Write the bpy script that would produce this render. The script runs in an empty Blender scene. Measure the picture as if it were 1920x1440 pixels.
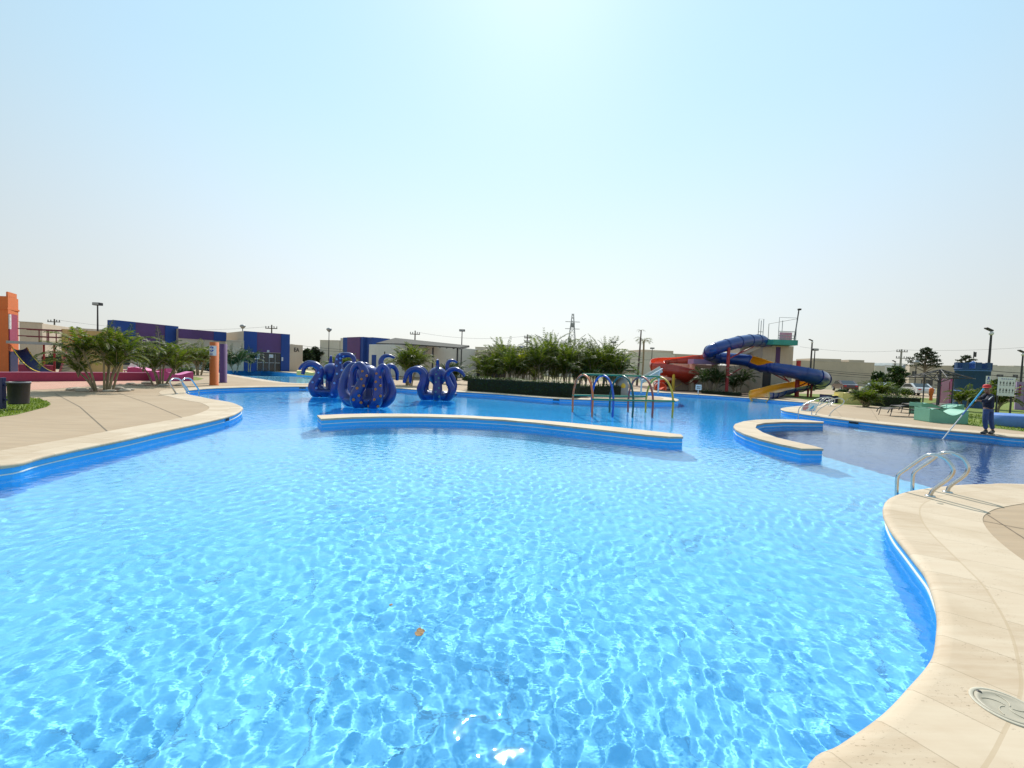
import bpy, math, random
import numpy as np
from mathutils import Vector, Matrix
from mathutils.geometry import tessellate_polygon
SC = bpy.context.scene
COL = SC.collection
R = math.radians

# ------------------------------------------------------------------ camera, sky, sun, exposure
EYE = Vector((0, 0, 1.65))
FPX = 800.0
cam = bpy.data.cameras.new('camera'); camo = bpy.data.objects.new('camera', cam); COL.objects.link(camo)
cam.sensor_width = 36; cam.lens = 36 * FPX / 1920; cam.clip_start = .05; cam.clip_end = 5000
CM = Matrix.Rotation(R(90 - 2.29), 3, 'X') @ Matrix.Rotation(R(2.1), 3, 'Z')
camo.matrix_world = Matrix.Translation(EYE) @ CM.to_4x4()
SC.camera = camo
SUN_EL, SUN_AZ = 45.5, 1.2          # degrees; azimuth from +Y towards +X
w = bpy.data.worlds.new('World'); SC.world = w; w.use_nodes = True
nt = w.node_tree; bg = nt.nodes['Background']
sky = nt.nodes.new('ShaderNodeTexSky'); sky.sky_type = 'NISHITA'; sky.sun_disc = False
sky.sun_elevation = R(SUN_EL); sky.sun_rotation = R(SUN_AZ); sky.air_density = 1.0; sky.dust_density = .25; sky.ozone_density = 1.2
geo = nt.nodes.new('ShaderNodeNewGeometry'); sep = nt.nodes.new('ShaderNodeSeparateXYZ')
nt.links.new(geo.outputs['Incoming'], sep.inputs[0])
mr = nt.nodes.new('ShaderNodeMapRange'); mr.interpolation_type = 'SMOOTHSTEP'
mr.inputs['From Min'].default_value = 0; mr.inputs['From Max'].default_value = -.62
mr.inputs['To Min'].default_value = 0; mr.inputs['To Max'].default_value = 1
nt.links.new(sep.outputs['Z'], mr.inputs['Value'])
air = nt.nodes.new('ShaderNodeMix'); air.data_type = 'RGBA'; air.inputs[6].default_value = (4.75, 4.72, 4.5, 1); air.inputs[7].default_value = (2.95, 4.55, 5.0, 1)
nt.links.new(mr.outputs[0], air.inputs[0])
sn = nt.nodes.new('ShaderNodeTexNoise'); sn.inputs['Scale'].default_value = 1.6; sn.inputs['Detail'].default_value = 5; nt.links.new(geo.outputs['Incoming'], sn.inputs['Vector'])
sm = nt.nodes.new('ShaderNodeMapRange'); sm.inputs['From Min'].default_value = .35; sm.inputs['From Max'].default_value = .7; sm.inputs['To Min'].default_value = 0; sm.inputs['To Max'].default_value = .22; nt.links.new(sn.outputs['Fac'], sm.inputs['Value'])
thin = nt.nodes.new('ShaderNodeMix'); thin.data_type = 'RGBA'; thin.inputs[7].default_value = (4.0, 4.6, 4.8, 1); nt.links.new(sm.outputs[0], thin.inputs[0]); nt.links.new(air.outputs[2], thin.inputs[6])
mx = nt.nodes.new('ShaderNodeMix'); mx.data_type = 'RGBA'
mh = nt.nodes.new('ShaderNodeMapRange'); mh.inputs['From Min'].default_value = 0; mh.inputs['From Max'].default_value = -.5; mh.inputs['To Min'].default_value = .95; mh.inputs['To Max'].default_value = .66
nt.links.new(sep.outputs['Z'], mh.inputs['Value']); nt.links.new(mh.outputs[0], mx.inputs[0])
nt.links.new(sky.outputs[0], mx.inputs[6]); nt.links.new(thin.outputs[2], mx.inputs[7])
# the haze scatters forwards: brighter towards the sun, duller away from it
dt = nt.nodes.new('ShaderNodeVectorMath'); dt.operation = 'DOT_PRODUCT'; nt.links.new(geo.outputs['Incoming'], dt.inputs[0])
dt.inputs[1].default_value = (-math.sin(R(SUN_AZ)) * math.cos(R(SUN_EL)), -math.cos(R(SUN_AZ)) * math.cos(R(SUN_EL)), -math.sin(R(SUN_EL)))
fs = nt.nodes.new('ShaderNodeMapRange'); fs.interpolation_type = 'SMOOTHSTEP'; fs.inputs['From Min'].default_value = .42; fs.inputs['From Max'].default_value = .93; fs.inputs['To Min'].default_value = .76; fs.inputs['To Max'].default_value = 1.05; nt.links.new(dt.outputs['Value'], fs.inputs['Value'])
sc_ = nt.nodes.new('ShaderNodeVectorMath'); sc_.operation = 'SCALE'; nt.links.new(mx.outputs[2], sc_.inputs[0]); nt.links.new(fs.outputs[0], sc_.inputs['Scale'])
nt.links.new(sc_.outputs[0], bg.inputs[0]); bg.inputs[1].default_value = .14
SL = bpy.data.lights.new('sun', 'SUN'); SL.energy = 3.4; SL.angle = R(.55); SL.color = (1, .95, .87)
so = bpy.data.objects.new('sun', SL); COL.objects.link(so)
so.rotation_euler = (-R(90 - SUN_EL), 0, -R(SUN_AZ)); so.location = (0, 60, 60)
SL.cycles.is_caustics_light = True
SC.view_settings.view_transform = 'Standard'; SC.view_settings.look = 'None'; SC.view_settings.gamma = 1
SC.view_settings.exposure = .5
SC.cycles.use_denoising = True
SC.cycles.max_bounces = 10; SC.cycles.transparent_max_bounces = 12

# ------------------------------------------------------------------ from photograph pixels to places on the ground
def ray(px, py):
    return CM @ Vector(((px - 960) / FPX, (720 - py) / FPX, -1))
def P(px, py, z=0.0):
    d = ray(px, py); t = (z - EYE.z) / d.z; return EYE + d * t
def PY(px, py, Y):
    d = ray(px, py); return EYE + d * (Y / d.y)
def PV(px, py, F, u):
    """where the sight line meets the upright plane through F along u"""
    n = Vector((-u[1], u[0], 0)); d = ray(px, py); t = (Vector(F) - EYE).dot(n) / d.dot(n); return EYE + d * t
ZW = -.20                                    # water level

# ------------------------------------------------------------------ materials
def new_mat(name):
    m = bpy.data.materials.new(name); m.use_nodes = True; return m, m.node_tree, m.node_tree.nodes['Principled BSDF']
def N(t, kind, **kw):
    n = t.nodes.new(kind)
    for k, v in kw.items(): setattr(n, k, v)
    return n
def L(t, a, b): t.links.new(a, b)
def mixc(t, fac, a, b, blend='MIX'):
    n = N(t, 'ShaderNodeMix', data_type='RGBA', blend_type=blend)
    for sock, v in ((n.inputs[0], fac), (n.inputs[6], a), (n.inputs[7], b)):
        if hasattr(v, 'links') or hasattr(v, 'is_linked'): L(t, v, sock)
        else: sock.default_value = v if isinstance(v, (int, float)) else (*v[:3], 1)
    return n.outputs[2]
def noise(t, vec, scale, detail=4, rough=.55):
    n = N(t, 'ShaderNodeTexNoise'); n.inputs['Scale'].default_value = scale; n.inputs['Detail'].default_value = detail; n.inputs['Roughness'].default_value = rough
    if vec is not None: L(t, vec, n.inputs['Vector'])
    return n.outputs['Fac']
def ramp(t, fac, a, b, lo=0.0, hi=1.0):
    n = N(t, 'ShaderNodeMapRange'); n.inputs['From Min'].default_value = a; n.inputs['From Max'].default_value = b
    n.inputs['To Min'].default_value = lo; n.inputs['To Max'].default_value = hi; L(t, fac, n.inputs['Value']); return n.outputs[0]
def math_(t, op, a, b=None):
    n = N(t, 'ShaderNodeMath', operation=op)
    for i, v in ((0, a), (1, b)):
        if v is None: continue
        if isinstance(v, (int, float)): n.inputs[i].default_value = v
        else: L(t, v, n.inputs[i])
    return n.outputs[0]
def bump(t, b, h, strength, dist=.02):
    n = N(t, 'ShaderNodeBump'); n.inputs['Strength'].default_value = strength; n.inputs['Distance'].default_value = dist
    L(t, h, n.inputs['Height']); L(t, n.outputs[0], b.inputs['Normal'])
def geo_pos(t): return N(t, 'ShaderNodeNewGeometry').outputs['Position']
def mapping(t, vec, scale):
    n = N(t, 'ShaderNodeMapping'); n.inputs['Scale'].default_value = scale; L(t, vec, n.inputs['Vector']); return n.outputs[0]
def mat(name, c, rough=.6, var=.14, scale=1.3, bmp=.15, bscale=30, metal=0, coat=0, stain=0):
    m, t, b = new_mat(name); p = geo_pos(t)
    lo = tuple(x * (1 - var) for x in c); hi = tuple(min(1, x * (1 + var)) for x in c)
    f = ramp(t, noise(t, p, scale, 6), .3, .7)
    col = mixc(t, f, lo, hi)
    col = mixc(t, ramp(t, noise(t, p, scale * 14, 3), .35, .7, 0, .35), col, tuple(x * (1 - var) * .9 for x in c))
    if stain:       # streaks of old rain and dust running down
        s = noise(t, mapping(t, p, (3.0, 3.0, .25)), 2.0, 5)
        col = mixc(t, ramp(t, s, .5, .75, 0, stain), col, tuple(x * .55 + .03 for x in c))
    L(t, col, b.inputs['Base Color']); b.inputs['Roughness'].default_value = rough; b.inputs['Metallic'].default_value = metal
    if coat: b.inputs['Coat Weight'].default_value = coat; b.inputs['Coat Roughness'].default_value = .12
    if bmp: bump(t, b, noise(t, p, bscale, 4), bmp, .01)
    return m
def leaf_mat(name, a, b_, trans=.35, rough=.5):
    m, t, b = new_mat(name); g = N(t, 'ShaderNodeNewGeometry')
    col = mixc(t, g.outputs['Random Per Island'], a, b_)
    col = mixc(t, ramp(t, noise(t, g.outputs['Position'], 1.1, 3), .35, .65), col, mixc(t, .5, col, a), 'MIX')
    L(t, col, b.inputs['Base Color']); b.inputs['Roughness'].default_value = rough; b.inputs['Specular IOR Level'].default_value = .22
    tr = N(t, 'ShaderNodeBsdfTranslucent'); L(t, mixc(t, 1.0, col, (1.5, 1.6, .7), 'MULTIPLY'), tr.inputs[0])
    ms = N(t, 'ShaderNodeMixShader'); ms.inputs[0].default_value = trans
    L(t, b.outputs[0], ms.inputs[1]); L(t, tr.outputs[0], ms.inputs[2]); L(t, ms.outputs[0], t.nodes['Material Output'].inputs[0])
    return m
M = {}
M['cream'] = mat('cream_render', (.56, .465, .36), .85, .08, .4, .2, 25, stain=.22)
M['cream2'] = mat('pale_render', (.66, .60, .51), .85, .07, .4, .2, 25, stain=.2)
M['white'] = mat('white_paint', (.74, .74, .72), .6, .05, .8, .08, stain=.12)
M['whitewall'] = mat('white_render', (.66, .64, .58), .8, .06, .4, .12, stain=.2)
M['blue'] = mat('deep_blue_render', (.012, .055, .26), .75, .12, .5, .15, stain=.25)
M['purple'] = mat('purple_render', (.105, .045, .16), .75, .12, .5, .15, stain=.25)
M['lilac'] = mat('lilac_render', (.36, .25, .42), .75, .1, .5, .15)
M['orange'] = mat('orange_render', (.62, .145, .03), .75, .1, .6, .2, stain=.22)
M['maroon'] = mat('maroon_render', (.30, .035, .085), .8, .14, .6, .2, stain=.25)
M['pink'] = mat('pink_paint', (.75, .22, .42), .6, .08, .9, .1)
M['magenta'] = mat('magenta_paint', (.42, .05, .2), .6, .1, .9, .1)
M['mint'] = mat('mint_paint', (.15, .39, .28), .6, .1, 1.2, .15, stain=.15)
M['teal'] = mat('teal_paint', (.035, .30, .25), .6, .12, 1.2, .15, stain=.25)
M['yellow'] = mat('yellow_paint', (.78, .52, .05), .5, .08, 1.2, .08)
M['yellowp'] = mat('pale_yellow_paint', (.75, .62, .22), .6, .08, 1.2, .08)
M['navy'] = mat('navy_paint', (.012, .02, .09), .5, .12, 1.2, .08)
M['sky'] = mat('sky_blue_paint', (.10, .22, .55), .65, .14, 1.2, .12, stain=.2)
M['castleblue'] = mat('castle_blue_render', (.028, .075, .19), .8, .14, 1.0, .2, stain=.25)
M['pinkpale'] = mat('pale_pink_render', (.62, .28, .40), .8, .08, 1.0, .15)
M['gblue'] = mat('gloss_blue_fibreglass', (.008, .045, .25), .28, .15, .9, .04, 12, coat=.5)
M['gyellow'] = mat('gloss_yellow_fibreglass', (.82, .42, .02), .28, .08, .9, .04, 12, coat=.5)
M['gred'] = mat('gloss_red_fibreglass', (.40, .035, .018), .3, .14, .9, .04, 12, coat=.4)
M['gorange'] = mat('gloss_orange_fibreglass', (.85, .11, .02), .3, .08, .9, .04, 12, coat=.4)
M['octo'] = mat('octopus_blue_fibreglass', (.006, .03, .21), .36, .38, 1.1, .06, 10, coat=.35)
M['redpost'] = mat('red_steel', (.33, .02, .025), .5, .12, 1.2, .08)
M['railred'] = mat('dull_maroon_rail', (.16, .03, .035), .6, .12, 2, .05)
M['steel'] = mat('stainless_steel', (.62, .61, .58), .16, .05, 3, .02, 20, metal=1)
M['dark'] = mat('dark_steel_and_shade', (.035, .033, .035), .55, .2, 2, .05)
M['grey'] = mat('galvanised_steel', (.32, .33, .34), .5, .1, 2, .05, metal=.4)
M['conc'] = mat('weathered_concrete', (.33, .31, .28), .9, .14, 1, .3)
M['wood'] = mat('weathered_pole', (.12, .10, .085), .9, .2, 2, .3)
M['slat'] = mat('grey_roof_sheet', (.075, .07, .06), .95, .2, 1, .1, stain=.3)
M['rope'] = mat('tan_board', (.30, .22, .13), .85, .2, 2, .3)
M['green_rail'] = mat('green_rail_paint', (.03, .22, .10), .4, .12, 2, .05, coat=.3)
M['blueposts'] = mat('blue_rail_paint', (.012, .09, .46), .4, .12, 2, .05, coat=.3)
M['oranger'] = mat('orange_rail_paint', (.72, .17, .05), .4, .15, 2, .05, coat=.3)
M['darkgreen'] = mat('dark_green_rail_paint', (.012, .09, .075), .4, .15, 2, .05, coat=.3)
M['brownr'] = mat('brick_rail_paint', (.36, .08, .06), .4, .15, 2, .05, coat=.3)
M['yellowr'] = mat('ochre_rail_paint', (.62, .40, .03), .4, .15, 2, .05, coat=.3)
M['plastic'] = mat('black_plastic', (.022, .024, .035), .45, .2, 4, .1)
M['bark'] = mat('grey_bark', (.20, .155, .11), .95, .3, 4, .6, 20)
M['palmstem'] = mat('ringed_palm_stem', (.27, .22, .13), .8, .3, 5, .4, 14)
M['leaf'] = leaf_mat('palm_leaf', (.014, .040, .007), (.19, .22, .025), .42)
M['leafyel'] = leaf_mat('yellowing_palm_leaf', (.14, .19, .015), (.36, .35, .04), .45)
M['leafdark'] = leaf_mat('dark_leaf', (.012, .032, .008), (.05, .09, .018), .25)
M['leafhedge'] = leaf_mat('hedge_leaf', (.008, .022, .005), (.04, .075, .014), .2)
M['leaftop'] = leaf_mat('pale_hedge_leaf', (.05, .09, .018), (.17, .20, .05), .3)  # paler leaf, placed on hedge tops and upward-facing foliage
M['leaftree'] = leaf_mat('grey_green_leaf', (.018, .028, .014), (.055, .07, .032), .2)
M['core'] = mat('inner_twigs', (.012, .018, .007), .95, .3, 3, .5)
M['skin'] = mat('skin', (.30, .15, .09), .55, .06, 6, .03)
M['jacket'] = mat('dark_blue_jacket', (.010, .014, .035), .85, .15, 6, .3, 60)
M['jeans'] = mat('blue_jeans', (.045, .075, .18), .9, .2, 6, .4, 90)
M['shoe'] = mat('black_boot', (.012, .012, .012), .5, .1, 6, .1)
M['redcap'] = mat('red_cap', (.55, .03, .03), .7, .08, 6, .1)
M['cyan'] = mat('cyan_pole_paint', (.02, .42, .72), .35, .05, 3, .03, coat=.3)
M['rock'] = mat('pale_stone', (.42, .37, .30), .95, .25, 4, .5)
M['dryleaf'] = mat('dry_leaf', (.32, .20, .10), .9, .3, 40, .5, 90)
M['jointm'] = mat('sawn_joint_grime', (.20, .155, .11), .95, .25, 3, .2)
M['tyre'] = mat('rubber', (.015, .015, .015), .9, .1, 5, .1)
M['carwhite'] = mat('white_car_paint', (.62, .63, .64), .3, .03, 3, .01, coat=.8)
M['carmaroon'] = mat('maroon_car_paint', (.07, .018, .018), .3, .05, 3, .01, coat=.8)
M['carsilver'] = mat('silver_blue_car_paint', (.22, .26, .32), .3, .05, 3, .01, coat=.8)
M['suckw'] = mat('pale_blue_sucker', (.20, .36, .72), .4, .1, 8, .03)
M['sucko'] = mat('orange_sucker', (.52, .17, .03), .4, .15, 8, .03)
M['suckg'] = mat('green_sucker', (.08, .22, .22), .4, .2, 8, .03)
M['signblue'] = mat('sign_blue', (.02, .06, .38), .5, .05, 5, .02)
M['signred'] = mat('sign_red', (.6, .03, .03), .5, .05, 5, .02)
M['ink'] = mat('sign_black', (.02, .02, .02), .5, .05, 5, .02)

def glass_mat():
    m, t, b = new_mat('dark_glass'); b.inputs['Base Color'].default_value = (.02, .025, .03, 1)
    b.inputs['Roughness'].default_value = .18; b.inputs['Specular IOR Level'].default_value = .8; return m
M['glass'] = glass_mat()

def travertine():
    m, t, b = new_mat('travertine_coping'); p = geo_pos(t)
    uv = N(t, 'ShaderNodeUVMap').outputs[0]; s = N(t, 'ShaderNodeSeparateXYZ'); L(t, uv, s.inputs[0])
    u, v = s.outputs[0], s.outputs[1]
    row = math_(t, 'GREATER_THAN', v, .31)
    wdt = ramp(t, row, 0, 1, .42, .61)
    uu = math_(t, 'DIVIDE', math_(t, 'ADD', u, math_(t, 'MULTIPLY', row, .17)), wdt)
    fr = math_(t, 'FRACT', uu); d = math_(t, 'MINIMUM', fr, math_(t, 'SUBTRACT', 1.0, fr))
    j = math_(t, 'LESS_THAN', math_(t, 'MULTIPLY', d, wdt), .0035)
    jv = math_(t, 'LESS_THAN', math_(t, 'ABSOLUTE', math_(t, 'SUBTRACT', v, .31)), .008)
    tile = math_(t, 'ADD', math_(t, 'FLOOR', uu), math_(t, 'MULTIPLY', row, 37.3))
    wn = N(t, 'ShaderNodeTexWhiteNoise', noise_dimensions='1D'); L(t, tile, wn.inputs['W'])
    col = mixc(t, wn.outputs['Value'], (.45, .335, .222), (.56, .445, .32))
    band = noise(t, mapping(t, p, (1.2, 9, 1)), 1.6, 6, .6)
    col = mixc(t, ramp(t, band, .35, .7, 0, .6), col, (.60, .50, .37))
    col = mixc(t, ramp(t, noise(t, p, 1.1, 5), .5, .72, 0, .45), col, (.37, .26, .15))
    pit = noise(t, mapping(t, p, (1, 2.2, 1)), 42, 3, .7)
    pits = ramp(t, pit, .62, .69, 0, .8)
    clump = ramp(t, noise(t, p, 3.0, 3), .47, .60)
    pits = math_(t, 'MULTIPLY', pits, clump)
    col = mixc(t, pits, col, (.26, .18, .11))
    col = mixc(t, math_(t, 'MULTIPLY', math_(t, 'MAXIMUM', j, 0), .6), col, (.30, .225, .145))
    col = mixc(t, math_(t, 'MULTIPLY', jv, .55), col, (.42, .31, .19))
    L(t, col, b.inputs['Base Color']); b.inputs['Roughness'].default_value = .72
    h = math_(t, 'SUBTRACT', math_(t, 'MULTIPLY', band, .15), math_(t, 'ADD', math_(t, 'MULTIPLY', j, .5), pits))
    bump(t, b, h, .5, .004); return m
M['trav'] = travertine()

def concrete():
    m, t, b = new_mat('brushed_tan_concrete'); p = geo_pos(t)
    col = mixc(t, ramp(t, noise(t, p, .45, 6), .3, .7), (.375, .268, .168), (.45, .335, .222))
    st = noise(t, mapping(t, p, (.5, 5, 1)), 1.5, 5)
    col = mixc(t, ramp(t, st, .4, .65, 0, .55), col, (.325, .235, .15))
    col = mixc(t, ramp(t, noise(t, p, 7, 5), .5, .75, 0, .35), col, (.34, .28, .21))
    col = mixc(t, ramp(t, noise(t, p, 70, 2), .55, .75, 0, .35), col, (.33, .27, .20))
    L(t, col, b.inputs['Base Color']); b.inputs['Roughness'].default_value = .88
    bump(t, b, noise(t, mapping(t, p, (20, 120, 1)), 1, 3), .3, .004); return m
M['deck'] = concrete()

def ground_mat(name, a, b_, c):
    m, t, b = new_mat(name); p = geo_pos(t)
    col = mixc(t, ramp(t, noise(t, p, .35, 6), .35, .65), a, b_)
    col = mixc(t, ramp(t, noise(t, p, 9, 5), .45, .7, 0, .7), col, c)
    L(t, col, b.inputs['Base Color']); b.inputs['Roughness'].default_value = .95
    bump(t, b, noise(t, p, 25, 4), .6, .03); return m
M['ground'] = ground_mat('dry_ground', (.22, .20, .09), (.30, .25, .15), (.14, .15, .05))
M['lawn'] = ground_mat('mown_lawn', (.12, .17, .02), (.20, .24, .035), (.07, .10, .012))
M['soil'] = ground_mat('brown_soil', (.10, .06, .04), (.16, .10, .065), (.05, .035, .02))
M['blades'] = leaf_mat('grass_blade', (.07, .12, .012), (.22, .27, .035), .35)

def brick_mat():
    m, t, b = new_mat('pink_brick_paving'); p = geo_pos(t)
    br = N(t, 'ShaderNodeTexBrick'); L(t, p, br.inputs['Vector']); br.inputs['Scale'].default_value = 4.5
    br.inputs['Color1'].default_value = (.52, .22, .155, 1); br.inputs['Color2'].default_value = (.62, .32, .235, 1); br.inputs['Mortar'].default_value = (.38, .25, .18, 1)
    br.inputs['Mortar Size'].default_value = .03
    L(t, mixc(t, ramp(t, noise(t, p, 2, 5), .4, .7, 0, .5), br.outputs[0], (.55, .36, .26)), b.inputs['Base Color'])
    b.inputs['Roughness'].default_value = .9; return m
M['brick'] = brick_mat()

def pool_floor(name, a, b_, crack):
    m, t, b = new_mat(name); p = geo_pos(t)
    col = mixc(t, ramp(t, noise(t, p, .7, 6), .3, .7), a, b_)
    warp = N(t, 'ShaderNodeVectorMath', operation='ADD'); nz = N(t, 'ShaderNodeTexNoise'); nz.inputs['Scale'].default_value = 2.2; nz.inputs['Detail'].default_value = 5; L(t, p, nz.inputs['Vector'])
    sc = N(t, 'ShaderNodeVectorMath', operation='SCALE'); L(t, nz.outputs['Color'], sc.inputs[0]); sc.inputs['Scale'].default_value = .35
    L(t, p, warp.inputs[0]); L(t, sc.outputs[0], warp.inputs[1])
    vo = N(t, 'ShaderNodeTexVoronoi', feature='DISTANCE_TO_EDGE'); vo.inputs['Scale'].default_value = 1.05; L(t, warp.outputs[0], vo.inputs['Vector'])
    cr = ramp(t, vo.outputs['Distance'], .004, .011, 1, 0)
    cr = math_(t, 'MULTIPLY', cr, ramp(t, noise(t, p, 1.3, 2), .46, .56))
    col = mixc(t, math_(t, 'MULTIPLY', cr, crack), col, (.012, .06, .16))
    sp = math_(t, 'MULTIPLY', ramp(t, noise(t, p, 9, 4, .7), .70, .78), .6)
    col = mixc(t, sp, col, (.02, .10, .22))
    L(t, col, b.inputs['Base Color']); b.inputs['Roughness'].default_value = .7; return m
M['pfloor'] = pool_floor('pale_blue_pool_floor', (.165, .565, .81), (.22, .63, .86), .4)
M['pazure'] = pool_floor('azure_pool_floor', (.02, .46, .88), (.035, .53, .92), .4)
M['pdeep'] = pool_floor('dark_blue_deep_floor', (.035, .10, .27), (.06, .15, .36), .3)
M['pwall'] = mat('azure_pool_wall', (.05, .43, .90), .5, .1, 1.1, .05, 12, stain=.14)

def water_mat():
    m, t, b = new_mat('pool_water'); t.nodes.remove(b)
    g = N(t, 'ShaderNodeBsdfGlass'); g.inputs['Roughness'].default_value = 0; g.inputs['IOR'].default_value = 1.333
    g.inputs['Color'].default_value = (.93, .985, 1, 1)
    p = geo_pos(t)
    h = math_(t, 'ADD', math_(t, 'ADD', noise(t, mapping(t, p, (1, 1.3, 1)), 13, 2, .5), math_(t, 'MULTIPLY', noise(t, p, 38, 1, .5), .22)), math_(t, 'MULTIPLY', noise(t, mapping(t, p, (1, 1.6, 1)), 2.1, 2), 1.8))
    n = N(t, 'ShaderNodeBump'); n.inputs['Strength'].default_value = WATER_BUMP; n.inputs['Distance'].default_value = .02
    L(t, h, n.inputs['Height']); L(t, n.outputs[0], g.inputs['Normal'])
    L(t, g.outputs[0], t.nodes['Material Output'].inputs[0]); return m
WATER_BUMP = .13
M['water'] = water_mat()

# ------------------------------------------------------------------ mesh building
def catmull(pts, n=8, closed=False):
    pts = [Vector(p) for p in pts]; out = []; k = len(pts)
    for i in range(k if closed else k - 1):
        if closed: a, b, c, d = pts[i - 1], pts[i], pts[(i + 1) % k], pts[(i + 2) % k]
        else: a, b, c, d = pts[max(i - 1, 0)], pts[i], pts[i + 1], pts[min(i + 2, k - 1)]
        for j in range(n):
            s = j / n
            out.append(.5 * ((2 * b) + (c - a) * s + (2 * a - 5 * b + 4 * c - d) * s * s + (3 * b - a - 3 * c + d) * s ** 3))
    if not closed: out.append(pts[-1])
    return out
class MB:
    def __init__(s): s.v = []; s.f = []; s.m = []; s.s = []; s.uv = None
    def add(s, vs, fs, mat=0, smooth=False):
        o = len(s.v); s.v += [tuple(v) for v in vs]
        for f in fs: s.f.append(tuple(i + o for i in f)); s.m.append(mat); s.s.append(smooth)
    def box(s, c, size, rz=0, mat=0, M=None):
        x, y, z = (k / 2 for k in size); vs = [Vector((a * x, b * y, e * z)) for e in (-1, 1) for b in (-1, 1) for a in (-1, 1)]
        Rm = M if M is not None else Matrix.Rotation(rz, 3, 'Z'); vs = [Rm @ v + Vector(c) for v in vs]
        s.add(vs, [(0, 2, 3, 1), (4, 5, 7, 6), (0, 1, 5, 4), (2, 6, 7, 3), (0, 4, 6, 2), (1, 3, 7, 5)], mat); return s
    def bar(s, a, b, wd, th=None, mat=0):
        a, b = Vector(a), Vector(b); d = b - a; th = th or wd
        q = d.to_track_quat('Z', 'Y').to_matrix(); return s.box((a + b) / 2, (wd, th, d.length), M=q, mat=mat)
    def tube(s, pts, r, n=8, mat=0, cap=True, squash=1.0):
        pts = [Vector(p) for p in pts]; k = len(pts); rr = r if hasattr(r, '__len__') else [r] * k
        T = [(pts[min(i + 1, k - 1)] - pts[max(i - 1, 0)]).normalized() for i in range(k)]
        u = T[0].orthogonal().normalized(); vs = []
        for i in range(k):
            u = (u - T[i] * u.dot(T[i])).normalized(); w_ = T[i].cross(u)
            for j in range(n):
                a = 2 * math.pi * j / n; vs.append(pts[i] + (u * math.cos(a) + w_ * math.sin(a) * squash) * rr[i])
        fs = [(i * n + j, i * n + (j + 1) % n, (i + 1) * n + (j + 1) % n, (i + 1) * n + j) for i in range(k - 1) for j in range(n)]
        s.add(vs, fs, mat, True)
        if cap: s.add(vs[:n], [tuple(range(n))[::-1]], mat); s.add(vs[-n:], [tuple(range(n))], mat)
        return s
    def lathe(s, prof, c=(0, 0, 0), n=24, mat=0, smooth=True):
        vs = [(c[0] + r * math.cos(2 * math.pi * j / n), c[1] + r * math.sin(2 * math.pi * j / n), c[2] + z) for r, z in prof for j in range(n)]
        fs = [(i * n + j, i * n + (j + 1) % n, (i + 1) * n + (j + 1) % n, (i + 1) * n + j) for i in range(len(prof) - 1) for j in range(n)]
        s.add(vs, fs, mat, smooth); return s
    def sphere(s, c, r, n=16, m=10, mat=0):
        r = r if hasattr(r, '__len__') else (r, r, r); vs = []; 
        for i in range(m + 1):
            a = math.pi * i / m
            for j in range(n):
                b = 2 * math.pi * j / n; vs.append((c[0] + r[0] * math.sin(a) * math.cos(b), c[1] + r[1] * math.sin(a) * math.sin(b), c[2] - r[2] * math.cos(a)))
        s.add(vs, [(i * n + j, i * n + (j + 1) % n, (i + 1) * n + (j + 1) % n, (i + 1) * n + j) for i in range(m) for j in range(n)], mat, True); return s
    def prism(s, poly, z0, z1, mat=0, sidemat=None, top=True, bottom=False):
        poly = [Vector((p[0], p[1])) for p in poly]
        if sum(poly[i - 1].cross(poly[i]) for i in range(len(poly))) < 0: poly = poly[::-1]
        k = len(poly); tri = tessellate_polygon([[Vector((p.x, p.y, 0)) for p in poly]])
        tri = [t if (poly[t[1]] - poly[t[0]]).cross(poly[t[2]] - poly[t[0]]) > 0 else t[::-1] for t in tri]
        if top: s.add([(p.x, p.y, z1) for p in poly], tri, mat)
        if bottom: s.add([(p.x, p.y, z0) for p in poly], [t[::-1] for t in tri], mat)
        s.add([(p.x, p.y, z0) for p in poly] + [(p.x, p.y, z1) for p in poly], [(i, (i + 1) % k, k + (i + 1) % k, k + i) for i in range(k)], mat if sidemat is None else sidemat)
        return s
    def profile(s, prof, a, b, mat=0, smooth=False):
        """closed outline prof of (along, up) pairs, swept sideways from a to b; along is perpendicular to b-a"""
        a, b = Vector(a), Vector(b); w_ = (b - a).normalized(); al = Vector((-w_.y, w_.x, 0)); k = len(prof)
        vs = [q + al * p[0] + Vector((0, 0, p[1])) for q in (a, b) for p in prof]
        tri = tessellate_polygon([[Vector((p[0], p[1], 0)) for p in prof]])
        s.add(vs[:k], [tuple(t) for t in tri], mat); s.add(vs[k:], [tuple(t)[::-1] for t in tri], mat)
        s.add(vs, [(i, (i + 1) % k, k + (i + 1) % k, k + i) for i in range(k)], mat, smooth); return s
def sheet(outer, holes=(), z=0.0):
    loops = [[Vector((p[0], p[1], 0)) for p in q] for q in [outer, *holes]]
    pts = [p for l in loops for p in l]; tri = tessellate_polygon(loops); mb = MB(); fs = []
    for a, b, c in tri:
        A, B, C_ = pts[a], pts[b], pts[c]
        cr = (B - A).cross(C_ - A).z
        if abs(cr) < 1e-9: continue
        fs.append((a, b, c) if cr > 0 else (a, c, b))
    mb.add([(p.x, p.y, z) for p in pts], fs); return mb
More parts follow.
